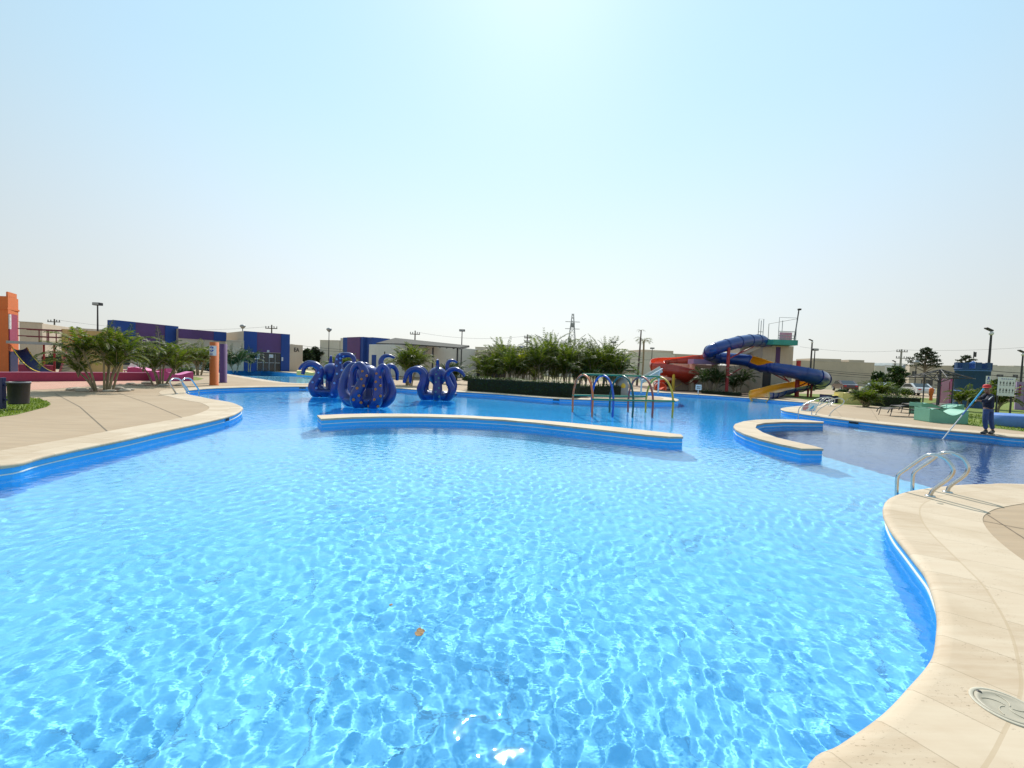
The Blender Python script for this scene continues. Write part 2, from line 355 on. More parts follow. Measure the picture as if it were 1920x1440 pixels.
def obj(name, mb, mats, parent=None, bevel=0, loc=None):
    me = bpy.data.meshes.new(name); me.from_pydata(mb.v, [], mb.f)
    for m in (mats if isinstance(mats, (list, tuple)) else [mats]): me.materials.append(M[m] if isinstance(m, str) else m)
    me.polygons.foreach_set('material_index', mb.m); me.polygons.foreach_set('use_smooth', mb.s)
    if mb.uv is not None:
        l = me.uv_layers.new(name='UVMap'); vi = np.zeros(len(me.loops), dtype=np.int32); me.loops.foreach_get('vertex_index', vi)
        l.data.foreach_set('uv', np.asarray(mb.uv, dtype=np.float32)[vi].ravel())
    me.update(); o = bpy.data.objects.new(name, me); COL.objects.link(o)
    if parent is not None:
        o.parent = parent
        if parent.get('world_built'):
            top = parent
            o.matrix_parent_inverse = Matrix.Translation(-top.location) if top.parent is None else Matrix.Identity(4)
    if loc is not None: o.location = loc
    if bevel:
        bv = o.modifiers.new('bevel', 'BEVEL'); bv.width = bevel; bv.segments = 2; bv.limit_method = 'ANGLE'
    return o
def tag(o, label=None, cat=None, group=None, kind=None):
    if label: o['label'] = label
    if cat: o['category'] = cat
    if group: o['group'] = group
    if kind: o['kind'] = kind
    return o
def thing(name, label, cat, loc=(0, 0, 0), rz=0, group=None, world=False):
    """world=True: its parts are written in world coordinates"""
    o = bpy.data.objects.new(name, None); COL.objects.link(o); o.location = loc; o.rotation_euler = (0, 0, rz)
    o.empty_display_size = .2
    if world: o['world_built'] = 1
    return tag(o, label, cat, group)
def copy_tree(o, parent=None):
    c = o.copy(); COL.objects.link(c); c.parent = parent
    for ch in list(o.children): copy_tree(ch, c)
    return c
def text_mb(body, size, origin, ux, uz, depth=.01, bold=0):
    cu = bpy.data.curves.new('t', 'FONT'); cu.body = body; cu.size = size; cu.extrude = depth / 2; cu.align_x = 'CENTER'; cu.align_y = 'CENTER'; cu.offset = bold
    o = bpy.data.objects.new('t', cu); COL.objects.link(o); me = o.to_mesh()
    uy = Vector(ux).cross(Vector(uz)); mb = MB()
    mb.add([Vector(origin) + Vector(ux) * v.co.x + Vector(uz) * v.co.y - uy * v.co.z for v in me.vertices], [tuple(p.vertices) for p in me.polygons])
    o.to_mesh_clear(); bpy.data.objects.remove(o); return mb

# ------------------------------------------------------------------ pools, deck, water
def PF(px, py, zf=-1.3):
    """the point of the pool floor seen at a pixel, through the water surface"""
    W = P(px, py, ZW); d = ray(px, py).normalized(); h = math.hypot(d.x, d.y); sr = h / 1.333; tr = sr / math.sqrt(1 - sr * sr)
    k = tr * (ZW - zf) / h; return Vector((W.x + d.x * k, W.y + d.y * k, zf))
def inside(poly, x, y):
    px_, py_ = poly[:, 0], poly[:, 1]; r = np.zeros(x.shape, bool)
    for i in range(len(poly)):
        x0, y0, x1, y1 = px_[i - 1], py_[i - 1], px_[i], py_[i]
        if y0 == y1: continue
        c = ((y0 > y) != (y1 > y)); r ^= c & (x < (x1 - x0) * (y - y0) / (y1 - y0) + x0)
    return r
def seg_dist(poly, x, y):
    """least distance from points to the closed outline"""
    best = np.full(x.shape, 1e9)
    for i in range(len(poly)):
        a = poly[i - 1]; b = poly[i]; d = b - a; l = d @ d
        if l < 1e-12: continue
        t = np.clip(((x - a[0]) * d[0] + (y - a[1]) * d[1]) / l, 0, 1)
        best = np.minimum(best, np.hypot(x - a[0] - t * d[0], y - a[1] - t * d[1]))
    return best
main_px = [(0, 872), (75, 855), (150, 839), (225, 824), (300, 807.5), (375, 792), (425, 780), (445, 772), (453, 765), (447, 760), (430, 754), (400, 749), (370, 743),
  (351, 739), (346, 735), (354, 731), (400, 727.5), (480, 725.3), (567, 724.4), (650, 725), (740, 727), (786, 730.7), (855, 734), (927, 738), (993, 743), (1043, 746.5), (1110, 749.2), (1177, 751.7),
  (1235, 752.8), (1264, 752), (1272, 749.5), (1262, 746.3), (1235, 743.6), (1190, 741.5), (1130, 740), (1085, 738.5), (1085, 731.5), (1120, 730.8), (1160, 732), (1252, 736.3), (1330, 741), (1407, 746.2), (1504, 753.8),
  (1538, 757), (1520, 759.6), (1490, 762), (1468, 765), (1466, 767.5), (1476, 770.5), (1493, 773.3), (1521, 778), (1575, 785), (1643, 793), (1700, 799), (1780, 806.7), (1855, 813.4), (1920, 820)]
near_px = [(1920, 908), (1856, 908.2), (1807, 909.5), (1756, 914.4), (1711, 921), (1684, 929.5), (1669, 938.5), (1663, 951), (1665, 969), (1678, 993), (1700, 1020), (1722, 1047), (1744, 1075),
  (1757, 1104), (1766, 1130), (1771.5, 1160), (1771, 1190), (1766.5, 1226), (1751, 1256), (1718, 1295), (1689, 1328), (1655.6, 1358), (1589, 1405), (1535.6, 1438)]
main = [P(x, y) for x, y in main_px] + [Vector((20, 13.2, 0)), Vector((25, 13.0, 0)), Vector((27.5, 10.5, 0)), Vector((24, 8, 0)), Vector((17, 7.2, 0)), Vector((12, 7.1, 0))] + [P(x, y) for x, y in near_px] + \
  [Vector(p) for p in ((1.0, 1.42, 0), (.6, 1.22, 0), (0, 1.1, 0), (-1.2, 1.05, 0), (-3.0, 1.1, 0), (-5.5, 1.25, 0), (-8.0, 1.9, 0), (-9.2, 3.2, 0), (-9.0, 4.7, 0), (-8.2, 5.6, 0))]
main = catmull(main, 5, closed=True)
side_px = [(340, 691), (367, 693), (420, 700.4), (482, 709.6), (539, 717.4), (600, 719.2), (650, 718), (690, 714.5), (705, 711.5), (690, 709), (640, 707), (592, 703.4), (545, 698.6), (490, 694.6), (420, 693.4), (380, 691)]
side = catmull([P(x, y) for x, y in side_px], 4, closed=True)
A_px = [(594.5, 778.5), (640, 776.3), (690, 775.2), (753, 775.4), (810, 776.3), (868, 778.5), (945, 782.8), (1003, 787), (1061, 791.8), (1120, 797.2), (1177, 803), (1230, 808.8), (1277, 814.2), (1281.5, 818.8), (1255, 818.6), (1215, 815.4), (1177, 811.2), (1120, 804.8), (1061, 798.3),
  (1003, 792), (945, 787), (868, 782.8), (791, 780.8), (714, 780.8), (660, 782.2), (602, 785.4)]
C_px = [(1544.5, 790.3), (1503, 786.4), (1452, 785.8), (1419, 786.8), (1394, 789.8), (1378, 795), (1375, 800), (1380, 806), (1396, 813.7), (1424, 823), (1462, 832.5), (1503, 841), (1544.4, 841.3), (1527.5, 836.2), (1490, 828), (1456, 820), (1430, 810.5), (1416.5, 802), (1419, 796), (1434, 792.8), (1471, 791), (1544.4, 791.8)]
npoly = lambda pts: np.array([(p.x, p.y) for p in pts])
MAINP, SIDEP = npoly(main), npoly(side)
# a pool's outline offset outwards without folds
def offset_ring(poly, wdt):
    n = len(poly); area = sum(poly[i - 1][0] * poly[i][1] - poly[i][0] * poly[i - 1][1] for i in range(n)); sg = 1 if area > 0 else -1
    out = np.zeros_like(poly)
    for i in range(n):
        t = poly[(i + 1) % n] - poly[i - 1]; t /= np.linalg.norm(t); out[i] = poly[i] + sg * np.array((t[1], -t[0])) * wdt
    if wdt <= .06: return out
    ok = seg_dist(poly, out[:, 0], out[:, 1]) > wdt * .985
    good = np.where(ok)[0]
    for i in range(n):
        if not ok[i]:
            d = np.abs(good - i); d = np.minimum(d, n - d); out[i] = out[good[np.argmin(d)]]
    return out
RINGS = {}
def pool(name, pts, floor_z, floor_mat, label):
    poly = npoly(pts); n = len(poly)
    arc = np.concatenate([[0], np.cumsum(np.linalg.norm(np.diff(poly, axis=0), axis=1))])
    rings = []; uv = []
    for wd, z in ((-.03, -.055), (-.04, -.035), (-.035, -.012), (-.01, .003), (.04, .007), (.31, .007), (.86, .006), (.862, -.02)):
        q = offset_ring(poly, wd); rings += [(a, b, z) for a, b in q]; uv += [(arc[i], max(wd, 0)) for i in range(n)]
        if wd == .86: RINGS[name] = q
    # the seam needs its own u, so close the ring with a doubled first column
    K = 8; mb = MB(); V = []; UV = []
    for k in range(K):
        V += rings[k * n:(k + 1) * n] + [rings[k * n]]; UV += uv[k * n:(k + 1) * n] + [(arc[-1] + .3, uv[k * n][1])]
    m_ = n + 1
    F = []
    for k in range(K - 1):
        for i in range(n): F.append((k * m_ + i, k * m_ + i + 1, (k + 1) * m_ + i + 1, (k + 1) * m_ + i))
    area = sum(poly[i - 1][0] * poly[i][1] - poly[i][0] * poly[i - 1][1] for i in range(n))
    if area > 0: F = [f[::-1] for f in F]
    F = [f for f in F if len({V[i] for i in f}) > 2]
    mb.add(V, F, 0, True); mb.s = [min(f) // m_ < 4 for f in F]; mb.uv = UV
    root = thing(name, label, 'pool', (poly[:, 0].mean(), poly[:, 1].mean(), 0), world=True); root['kind'] = 'structure'; del root['category']
    obj('coping', mb, 'trav', root)
    wb = MB(); prof = [(0, -.05), (0, -.138), (-.014, -.140), (-.014, -.154), (0, -.156), (0, floor_z)]
    qs = [offset_ring(poly, a) for a, z in prof]
    for k in range(len(prof) - 1):
        vs = [(x, y, prof[k][1]) for x, y in qs[k]] + [(x, y, prof[k + 1][1]) for x, y in qs[k + 1]]
        wb.add(vs, [(i, (i + 1) % n, n + (i + 1) % n, n + i) for i in range(n)], 1 if k in (1, 2, 3) else 0)
    wl = obj('pool_wall', wb, ['pwall', 'white'], root); wl.cycles.is_caustics_receiver = True
    fb = sheet(pts, (), floor_z); fl = obj('pool_floor', fb, floor_mat, root); fl.cycles.is_caustics_receiver = True
    return root, poly
pool_root, _ = pool('main_pool', main, -1.3, 'pfloor', 'large free-form pool with pale stone coping and azure walls')
side_root, _ = pool('side_pool', side, -1.1, 'pfloor', 'smaller pool beyond the deck strip near the purple buildings')
# the darker deep basin on the pool's floor
bs = [PF(1545, 856), PF(1600, 872), PF(1680, 896), PF(1760, 918)] + [Vector((8.3, 6.0, 0)), Vector((14, 5, 0)), Vector((30, 5, 0)), Vector((30, 15, 0)), Vector((16.5, 14.5, 0)), Vector((13.2, 16.2, 0)), PF(1575, 793), PF(1545, 794), PF(1500, 797), PF(1440, 801), PF(1425, 806), PF(1480, 828)]
bas = sheet([(p.x, p.y) for p in bs], (), -1.292); b_ = obj('basin_floor', bas, 'pdeep', pool_root); b_.cycles.is_caustics_receiver = True
az = [PF(372, 813.5), PF(470, 807), PF(590, 800.5), PF(640, 797), PF(753, 795), PF(868, 796.5), PF(1003, 806), PF(1120, 819), PF(1230, 832), PF(1285, 838.5), PF(1385, 842)]
az += [P(1440, 829), P(1400, 812), P(1385, 800), P(1405, 790), P(1452, 787.5), PF(1543, 791.5), PF(1576, 791)] + [Vector((15, 18, 0)), Vector((26, 24, 0)), Vector((26, 50, 0)), Vector((-24, 50, 0)), Vector((-24, 22, 0)), Vector((-16, 16, 0))]
az_ = obj('azure_floor', sheet([(p.x, p.y) for p in az], (), -1.286), 'pazure', pool_root); az_.cycles.is_caustics_receiver = True
def low_wall(name, pts_px, label):
    pts = [P(x, y, 0) for x, y in pts_px]; root = thing(name, label, 'pool wall', pts[0], world=True)
    q = npoly(pts); inn = offset_ring(q, -.025)
    mb = MB(); mb.prism(inn, -1.28, -.045, 0, top=False); o = obj('wall_body', mb, 'pwall', root); o.cycles.is_caustics_receiver = True
    cp = MB(); cp.prism(q, -.05, 0.0, 0, bottom=True); cpu = [(v[0] * .8 + v[1] * .6, .1) for v in cp.v]; cp.uv = cpu; obj('coping', cp, 'trav', root, bevel=.008)
    st = MB(); st.prism(offset_ring(q, -.012), -.158, -.142, 0, bottom=True); obj('ledge_strip', st, 'white', root)
    return root
low_wall('curved_pool_wall', A_px, 'long gently curved blue wall with pale coping crossing the pool')
low_wall('hooked_pool_wall', C_px, 'hooked blue wall with pale coping round the dark basin')
for px, py, wd in ((570, 728.4, .42), (1043, 750.6, .42), (1600, 793.6, .42), (443, 787, .3)):
    c = P(px, py, -.10); i = int(np.argmin(np.hypot(MAINP[:, 0] - c.x, MAINP[:, 1] - c.y))); a, b = MAINP[i - 1], MAINP[(i + 1) % len(MAINP)]
    an = math.atan2(b[1] - a[1], b[0] - a[0]); mb = MB().box((0, 0, 0), (wd, .03, .13), mat=0)
    mb.box((0, 0, 0), (wd * .86, .036, .08), mat=1)
    o = obj('skimmer_opening', mb, ['pwall', 'ink'], pool_root, loc=(MAINP[i][0], MAINP[i][1], -.10)); o.rotation_euler.z = an
# water surface with real ripples, finer where it is closer
def water(name, polys, label, seed=5):
    rng = np.random.default_rng(seed); nr, na = 760, 1500
    rr = .7 * np.exp(np.linspace(0, math.log(14 / .7), nr)); rr = np.concatenate([rr, np.arange(rr[-1] + .062, 50, .062)]); dr = np.gradient(rr); aa = np.linspace(R(-92), R(92), na)
    Rr, Aa = np.meshgrid(rr, aa, indexing='ij'); X = Rr * np.sin(Aa); Y = Rr * np.cos(Aa); sp = np.repeat(dr[:, None], na, 1)
    keep = np.zeros(X.shape, bool)
    for p in polys: keep |= inside(offset_ring(p, .05), X, Y)
    fk = keep[:-1, :-1] & keep[1:, :-1] & keep[1:, 1:] & keep[:-1, 1:]
    idx = np.arange(X.size).reshape(X.shape); F = np.stack([idx[:-1, :-1], idx[1:, :-1], idx[1:, 1:], idx[:-1, 1:]], -1)[fk]
    used = np.unique(F); remap = np.full(X.size, -1); remap[used] = np.arange(len(used)); F = remap[F]
    x, y, s_ = X.ravel()[used], Y.ravel()[used], sp.ravel()[used]
    # slow patches where the ripples grow or calm down
    patch = .8 + .32 * np.sin(.55 * x + .9 * np.sin(.33 * y + 1)) * np.sin(.6 * y + 1.3 * np.sin(.41 * x))
    patch = patch * (1 + .9 * np.clip((y - 13.5) / 5, 0, 1))      # breezier beyond the long curved wall
    x2 = x + .12 * np.sin(1.3 * y + .7) + .07 * np.sin(2.9 * y - 1.1 * x); y2 = y + .12 * np.sin(1.1 * x + 2) + .07 * np.sin(2.3 * x + 1.7 * y)
    z = np.zeros_like(x)
    for k in range(54):
        lam = float(np.exp(rng.uniform(math.log(.07), math.log(.28)))); th = rng.uniform(0, 2 * np.pi); ph = rng.uniform(0, 6.28)
        am = WAVE * lam ** 1.35 * np.clip(lam / (2.2 * s_) - 1, 0, 1)
        z += am * np.sin(2 * np.pi / lam * (x2 * math.cos(th) + y2 * math.sin(th)) + ph)
    z = ZW + z * patch
    me = bpy.data.meshes.new(name); v = np.stack([x, y, z], -1); me.vertices.add(len(v)); me.vertices.foreach_set('co', v.ravel())
    F = F[:, ::-1]
    me.loops.add(F.size); me.loops.foreach_set('vertex_index', F.ravel().astype(np.int32)); me.polygons.add(len(F))
    me.polygons.foreach_set('loop_start', np.arange(0, F.size, 4, dtype=np.int32)); me.polygons.foreach_set('loop_total', np.full(len(F), 4, dtype=np.int32)); me.update(calc_edges=True)
    me.polygons.foreach_set('use_smooth', np.ones(len(F), bool)); me.materials.append(M['water'])
    o = bpy.data.objects.new(name, me); COL.objects.link(o); o['kind'] = 'structure'; o.cycles.is_caustics_caster = True; return o
WAVE = .0023
water('pool_water', [MAINP], ''); water('side_pool_water', [SIDEP], '', 9)

# ground, deck, paving
big = [(-3000, -2000), (3000, -2000), (3000, 3500), (-3000, 3500)]
g = obj('ground', sheet(big, [main, side], -.03), 'ground'); g['kind'] = 'structure'
dk = [(-60, -6), (60, -6), (60, 64), (-60, 64)]
d = obj('pool_deck', sheet(dk, [main, side], 0), 'deck'); d['kind'] = 'structure'
def patch(name, pxs, z, m, extra=(), kind='structure'):
    pts = [P(*q) for q in pxs] + [Vector(e) for e in extra]
    o = obj(name, sheet([(p.x, p.y) for p in pts], (), z), m); o['kind'] = kind; return o, pts
LAWNL = [(-260, 815), (0, 782), (30, 778), (67, 768.5), (88, 763), (96, 758), (90, 753), (73, 748), (45, 745), (0, 742.5), (-260, 746)]
LAWNR = [(1556, 757.5), (1600, 759.3), (1640, 761.5), (1722, 766), (1733, 775), (1748, 789.5), (1775, 793), (1868, 803.4), (1920, 809.4), (2300, 850)]
patch('lawn', LAWNL, .006, 'lawn')
_, lawnr_pts = patch('lawn', LAWNR, .006, 'lawn', [(60, 12, 0), (60, 44, 0), (26, 44, 0)])
patch('lawn', [(332, 711), (344, 706.5), (368, 707), (382, 710), (372, 713), (345, 714)], .006, 'lawn')
patch('brick_paving', [(-260, 737), (57, 731.5), (100, 729.5), (135, 726.5), (205, 722.5), (268, 718), (300, 715), (311, 712.5), (100, 714.2), (-260, 717)], .005, 'brick')
ring = RINGS['main_pool']
def ring_between(a, b):
    ia = int(np.argmin(np.hypot(*(ring - np.array(a)).T))); ib = int(np.argmin(np.hypot(*(ring - np.array(b)).T))); return [tuple(ring[i]) for i in range(ia, ib + 1)]
ra = P(905, 734); rb = P(1105, 746); q = ring_between((ra.x, ra.y), (rb.x, rb.y))
so_ = obj('planting_soil', sheet(q + [(q[-1][0] + .3, q[-1][1] + 4.5), (q[0][0] + .2, q[0][1] + 9)], (), .008), 'soil'); so_['kind'] = 'structure'
ra = P(1255, 734); rb = P(1506, 752); q = ring_between((ra.x, ra.y), (rb.x, rb.y))
so_ = obj('planting_soil', sheet(q + [(q[-1][0] + 2, q[-1][1] + 10), (q[0][0] + 0, q[0][1] + 16)], (), .008), 'soil'); so_['kind'] = 'structure'
# sawn joints of the deck slabs
def joint(pts, wd=.018):
    mb = MB(); pts = [P(*p) for p in pts]
    for a, b in zip(pts, pts[1:]):
        dd = (b - a).normalized(); s = Vector((-dd.y, dd.x, 0)) * wd / 2; mb.add([a - s + Vector((0, 0, .004)), b - s + Vector((0, 0, .004)), b + s + Vector((0, 0, .004)), a + s + Vector((0, 0, .004))], [(0, 1, 2, 3)])
    o = obj('joint', mb, 'jointm', d); return o
joint([(103, 738), (150, 763), (207, 814)], .026); joint([(222, 737), (280, 757), (354, 788.5)], .022)
for a, b in (((10, 739), (330, 734)), ((57, 751), (300, 741)), ((345, 741.5), (400, 760)), ((374, 761), (400, 759)), ((240, 744), (300, 740.5)),
             ((1564, 765.5), (1583, 786)), ((1632, 766), (1650, 793)), ((1570, 764), (1900, 790)), ((1848, 963), (1990, 1055)), ((1803, 969), (1960, 1000)), ((1878, 1046), (1990, 1072)), ((1880, 936), (1990, 950)),
             ((380, 722), (470, 716)), ((440, 722), (500, 711))):
    joint([a, b], .013)
# blades of grass on the lawns
def grass(pts, n, hgt, seed, maxd=1e9):
    rnd = random.Random(seed); xs = [p[0] for p in pts]; ys = [p[1] for p in pts]; poly = np.array([(p[0], p[1]) for p in pts]); mb = MB(); got = 0
    X = np.array([rnd.uniform(min(xs), max(xs)) for _ in range(n * 4)]); Y = np.array([rnd.uniform(min(ys), max(ys)) for _ in range(n * 4)])
    ok = inside(poly, X, Y) & (np.hypot(X, Y) < maxd)
    for x, y in list(zip(X[ok], Y[ok]))[:n]:
        a = rnd.uniform(0, 6.28); h = hgt * rnd.uniform(.5, 1.3); wd = h * .22; lx, ly = rnd.gauss(0, h * .4), rnd.gauss(0, h * .4)
        mb.add([(x - wd * math.cos(a), y - wd * math.sin(a), .004), (x + wd * math.cos(a), y + wd * math.sin(a), .004), (x + lx, y + ly, h)], [(0, 1, 2)])
    o = obj('grass', mb, 'blades'); o['kind'] = 'stuff'; return o
grass([P(*q) for q in LAWNL], 9000, .055, 1)
grass(lawnr_pts, 22000, .075, 2, 34)

# ------------------------------------------------------------------ buildings
class Bld:
    """front wall between two roof-line points seen in the photograph, at a roof height h above the deck"""
    def __init__(s, name, label, a, b, h, depth, m, cat='building', end_h=None, group=None):
        A, B = P(*a, z=h), P(*b, z=h); s.A = Vector((A.x, A.y, 0)); s.B = Vector((B.x, B.y, 0)); s.h = h
        s.u = (s.B - s.A).normalized(); s.n = Vector((s.u.y, -s.u.x, 0)); s.L = (s.B - s.A).length; s.depth = depth
        s.root = thing(name, label, cat, s.A, world=True, group=group)
        s.box('wall', 0, s.L, 0, h, -depth, 0, m, bevel=.03)
    def frame(s, t, z, o=0): return s.A + s.u * t + s.n * o + Vector((0, 0, z))
    def box(s, name, t0, t1, z0, z1, o0, o1, m, bevel=0, parent=None):
        c = s.frame((t0 + t1) / 2, (z0 + z1) / 2, (o0 + o1) / 2); mb = MB()
        Mx = Matrix((s.u, s.n, Vector((0, 0, 1)))).transposed(); mb.box(c, (t1 - t0, abs(o1 - o0), z1 - z0), M=Mx)
        return obj(name, mb, m, parent or s.root, bevel=bevel)
    def panel(s, name, f0, f1, z0, z1, m, out=.03, parent=None): return s.box(name, f0 * s.L, f1 * s.L, z0, z1, -.02, out, m, parent=parent)
    def at(s, px): # distance along the wall seen at a column of the photograph
        d = ray(px, 690); n = s.n; k = (s.A - EYE).dot(n) / d.dot(n); q = EYE + d * k; return (q - s.A).dot(s.u)
    def coping(s, m='cream2'): s.box('parapet_cap', -.04, s.L + .04, s.h, s.h + .07, -.3, .05, m)
b = Bld('community_building', 'low cream hall behind the orange play tower with blue fascia', (36, 603.5), (79, 606), 4.5, 8, 'cream'); b.coping()
b = Bld('community_building', 'long cream hall with blue band behind the walkway rails', (79, 612), (216, 620.5), 4.5, 9, 'cream2'); b.coping()
b.box('fascia', 0, b.L * .62, 2.6, 3.1, -.02, .5, 'blue'); b.box('column', b.at(98) - .12, b.at(98) + .12, 0, 2.6, .1, .4, 'white')
for t in (.06, .2, .34, .48): b.panel('window', t, t + .09, .5, 2.4, 'glass', .02)
b = Bld('pool_clubhouse', 'tall clubhouse with blue ends and a purple middle above the palms', (215, 600), (333, 612), 4.9, 1.0, 'blue'); b.panel('wall_band', 0, 1, 0, 1.6, 'cream', .02)
b.panel('blue_band', 0, .29, 1.6, 4.9, 'blue', .12); b.panel('purple_band', .29, .77, 1.6, 4.9, 'purple', .06); b.panel('blue_band', .77, 1.0, 1.6, 4.9, 'blue', .12)
for t in (.08, .3, .52, .74): b.panel('window', t, t + .14, .4, 1.5, 'glass', .03)
b = Bld('pool_clubhouse', 'lower purple and blue parapet wing running on from the tall clubhouse', (334.5, 616), (424, 623), 4.62, 9, 'cream')
b.panel('purple_band', 0, .72, 3.55, 4.62, 'purple', .06); b.panel('blue_band', .72, 1.0, 3.5, 4.62, 'blue', .1)
for t in (.1, .35, .6): b.panel('window', t, t + .12, .6, 2.2, 'glass', .02)
b = Bld('garden_wall_block', 'plain cream block linking two purple and blue buildings', (424.5, 638.5), (457, 640.2), 3.5, 6, 'cream'); b.coping()
b = Bld('changing_room_building', 'purple and blue changing rooms with dark glass doors and white notices', (457, 620.5), (543, 627), 4.8, 8, 'cream')
f = lambda px: b.at(px) / b.L
b.panel('blue_band', 0, f(480.5), 0, 4.8, 'blue', .14); b.panel('purple_band', f(480.5), f(526), 2.35, 4.8, 'purple', .07); b.panel('blue_band', f(526), 1, 0, 4.8, 'blue', .14)
b.panel('door_recess', f(480.5), f(526), 0, 2.3, 'dark', .005)
for k in range(4):
    x0 = f(481.5 + k * 11.1); x1 = f(491.5 + k * 11.1); dr = b.panel('glass_door', x0, x1, .05, 2.15, 'glass', .03); b.panel('frame', x0, x1, 1.02, 1.1, 'grey', .045, dr); b.panel('frame', x0, x0 + .012, .05, 2.15, 'grey', .05, dr)
for x0, x1, z0, z1 in ((481, 486, 1.45, 2.2), (504, 511.5, 1.7, 2.1), (500, 504, 2.38, 2.62), (526.8, 529.5, 1.35, 1.8)):
    nb = b.panel('notice', f(x0), f(x1), z0, z1, 'white', .2 if x0 > 520 else .09)
    for k in range(3): b.panel('line', f(x0) + .006, f(x1) - .006, z0 + (z1 - z0) * (.2 + .25 * k), z0 + (z1 - z0) * (.27 + .25 * k), 'signblue', .205 if x0 > 520 else .095, nb)
b = Bld('sand_coloured_annex', 'sand coloured annex with small dark letters beside the changing rooms', (543.3, 645.3), (568, 647.2), 3.55, 6, 'cream')
tm = text_mb('EA', .75, b.frame(b.L * .5, 2.85, .03), b.u, Vector((0, 0, 1)), .03, .01); obj('lettering', tm, 'dark', b.root)
b = Bld('apartment_block', 'pale two storey block with wires crossing it behind the changing room annex', (600, 638.2), (636, 638.8), 5.2, 9, 'cream2'); b.coping()
b.box('stair_head', b.L, b.L + 1.0, 0, 5.7, -5, -.3, 'cream2')
b = Bld('pool_clubhouse', 'upright blue and purple block beyond the octopus floats', (643, 632.8), (681, 631.5), 5.2, 7, 'blue')
b.panel('purple_band', .26, .88, 0, 5.2, 'purple', .1)
b.box('side_wall', b.L, b.L + 1.6, 0, 5.15, -3.4, -.5, 'blue')
b = Bld('white_hall', 'whitewashed hall with a narrow blue door beneath the grey sheet roof', (692, 645.8), (798, 646.2), 3.9, 10, 'whitewall')
b.box('door', b.at(697), b.at(705), 0, 2.55, -.02, .05, 'blue')
b.box('vent', b.at(720), b.at(721.5), 2.5, 3.0, -.02, .04, 'dark')
def roof():
    root = thing('sheet_metal_roof', 'grey sheet metal gable roof standing over the white hall', 'roof', P(740, 650, 4), world=True)
    mb = MB(); a, r0, c = PY(705, 645.3, 46), PY(741, 635.3, 52), PY(880, 649.6, 52); e, e2 = PY(762, 646.6, 44.6), PY(862, 653.6, 45)
    up = Vector((0, 0, .12))
    for q in ((a, e, r0), (e, e2, c, r0)):
        k = len(q); mb.add([v for v in q] + [v + up for v in q], [tuple(range(k))[::-1], tuple(range(k, 2 * k))] + [(i, (i + 1) % k, k + (i + 1) % k, k + i) for i in range(k)])
    o = obj('roof_sheet', mb, 'slat', root)
    mb = MB()
    for k in range(9):
        t = k / 8; mb.bar(e.lerp(e2, t) - up * .4, r0.lerp(c, t) - up * .4, .07, .1)
    obj('rafter', mb, 'dark', root)
    mb = MB()
    for px in (765, 812, 858): q = PY(px, 652, 45.5); mb.bar((q.x, q.y, 0), (q.x, q.y, q.z), .16)
    obj('post', mb, 'dark', root)
roof()
b = Bld('covered_terrace', 'long tan terrace front with a dark panel painted as shade below its band', (797, 654.7), (960, 656.2), 3.85, 8, 'cream'); b.panel('painted_shade', 0, 1, 0, 2.15, 'dark', .01); b.panel('band', 0, 1, 2.15, 3.85, 'cream', .35); b.coping()  # flat dark panel paints the shade below the band
for k in range(5): b.box('column', b.L * (.02 + .235 * k), b.L * (.02 + .235 * k) + .3, 0, 2.15, .05, .33, 'cream')
b = Bld('house', 'plain house with stepped roof tops behind the hedge palms', (891, 650.8), (1075, 656), 5.8, 10, 'cream2'); b.coping()
b.box('roof_room', b.L * .18, b.L * .36, 5.8, 6.5, -6, -.8, 'cream2'); b.box('roof_room', b.L * .45, b.L * .54, 5.8, 6.3, -6, -.8, 'blue')
def row_house(label, a, b_, h, steps, m='cream2', wins=(), depth=10):
    b = Bld('house', label, a, b_, h, depth, m, cat='house', group='houses beyond the pool grounds'); b.coping()
    for t0, t1, dh in steps: b.box('roof_room', t0 * b.L, t1 * b.L, h, h + dh, -depth + 1, -.4, m)
    for px, w_, z0, z1 in wins:
        t = b.at(px); wn = b.box('window', t - w_ / 2, t + w_ / 2, z0, z1, -.02, .05, 'glass'); b.box('frame', t - w_ / 2 - .08, t + w_ / 2 + .08, z0 - .1, z0, -.02, .12, 'white', parent=wn)
        b.box('frame', t - .03, t + .03, z0, z1, -.02, .07, 'grey', parent=wn)
    return b
row_house('pale row house behind the tall thin palm', (1118, 664.6), (1201, 661.8), 6.2, ((.72, 1, .35),), 'cream2', ((1132, 1.2, 3.6, 4.8), (1150, 1.2, 3.6, 4.8), (1178, 1.4, 3.4, 4.8)))
row_house('beige row house with raised roof room above the red slide', (1201, 660.8), (1325, 666.5), 6.6, ((.05, .5, .8),), 'cream', ((1215, 1.2, 3.6, 4.8), (1248, 1.2, 3.6, 4.8)))
row_house('wide beige blank walled house with notched roof behind the blue slide', (1496, 676), (1640, 680.5), 6.2, ((.2, .58, .75), (.68, .88, .65)), 'cream')
row_house('cream house with small water tank past the beige blank wall', (1641, 686.5), (1660, 687.2), 6.0, (), 'cream2')
row_house('white house with two square dark windows behind the utility pole', (1660, 684.8), (1706, 687.4), 6.6, ((.35, .8, .9),), 'white', ((1668.5, 1.5, 3.2, 4.6), (1696, 1.6, 3.2, 4.8), (1702, .8, .8, 2.6)))
row_house('long sandstone house under the broad conifer', (1706, 684.6), (1800, 686.5), 6.6, ((0, .5, .25),), 'cream', ((1715, 1.0, 3.4, 4.8), (1788, 3.2, 3.6, 4.4), (1740, 2.5, .6, 2.4)))
row_house('pale house row behind the tall lamp and castle tower', (1836, 685), (1960, 689.5), 6.8, ((.1, .3, .3), (.55, .9, .3)), 'cream2', ((1876, 1.8, 3.8, 4.5), (1905, 1.4, 3.6, 4.6), (1851, 1.0, 3.6, 4.6)))
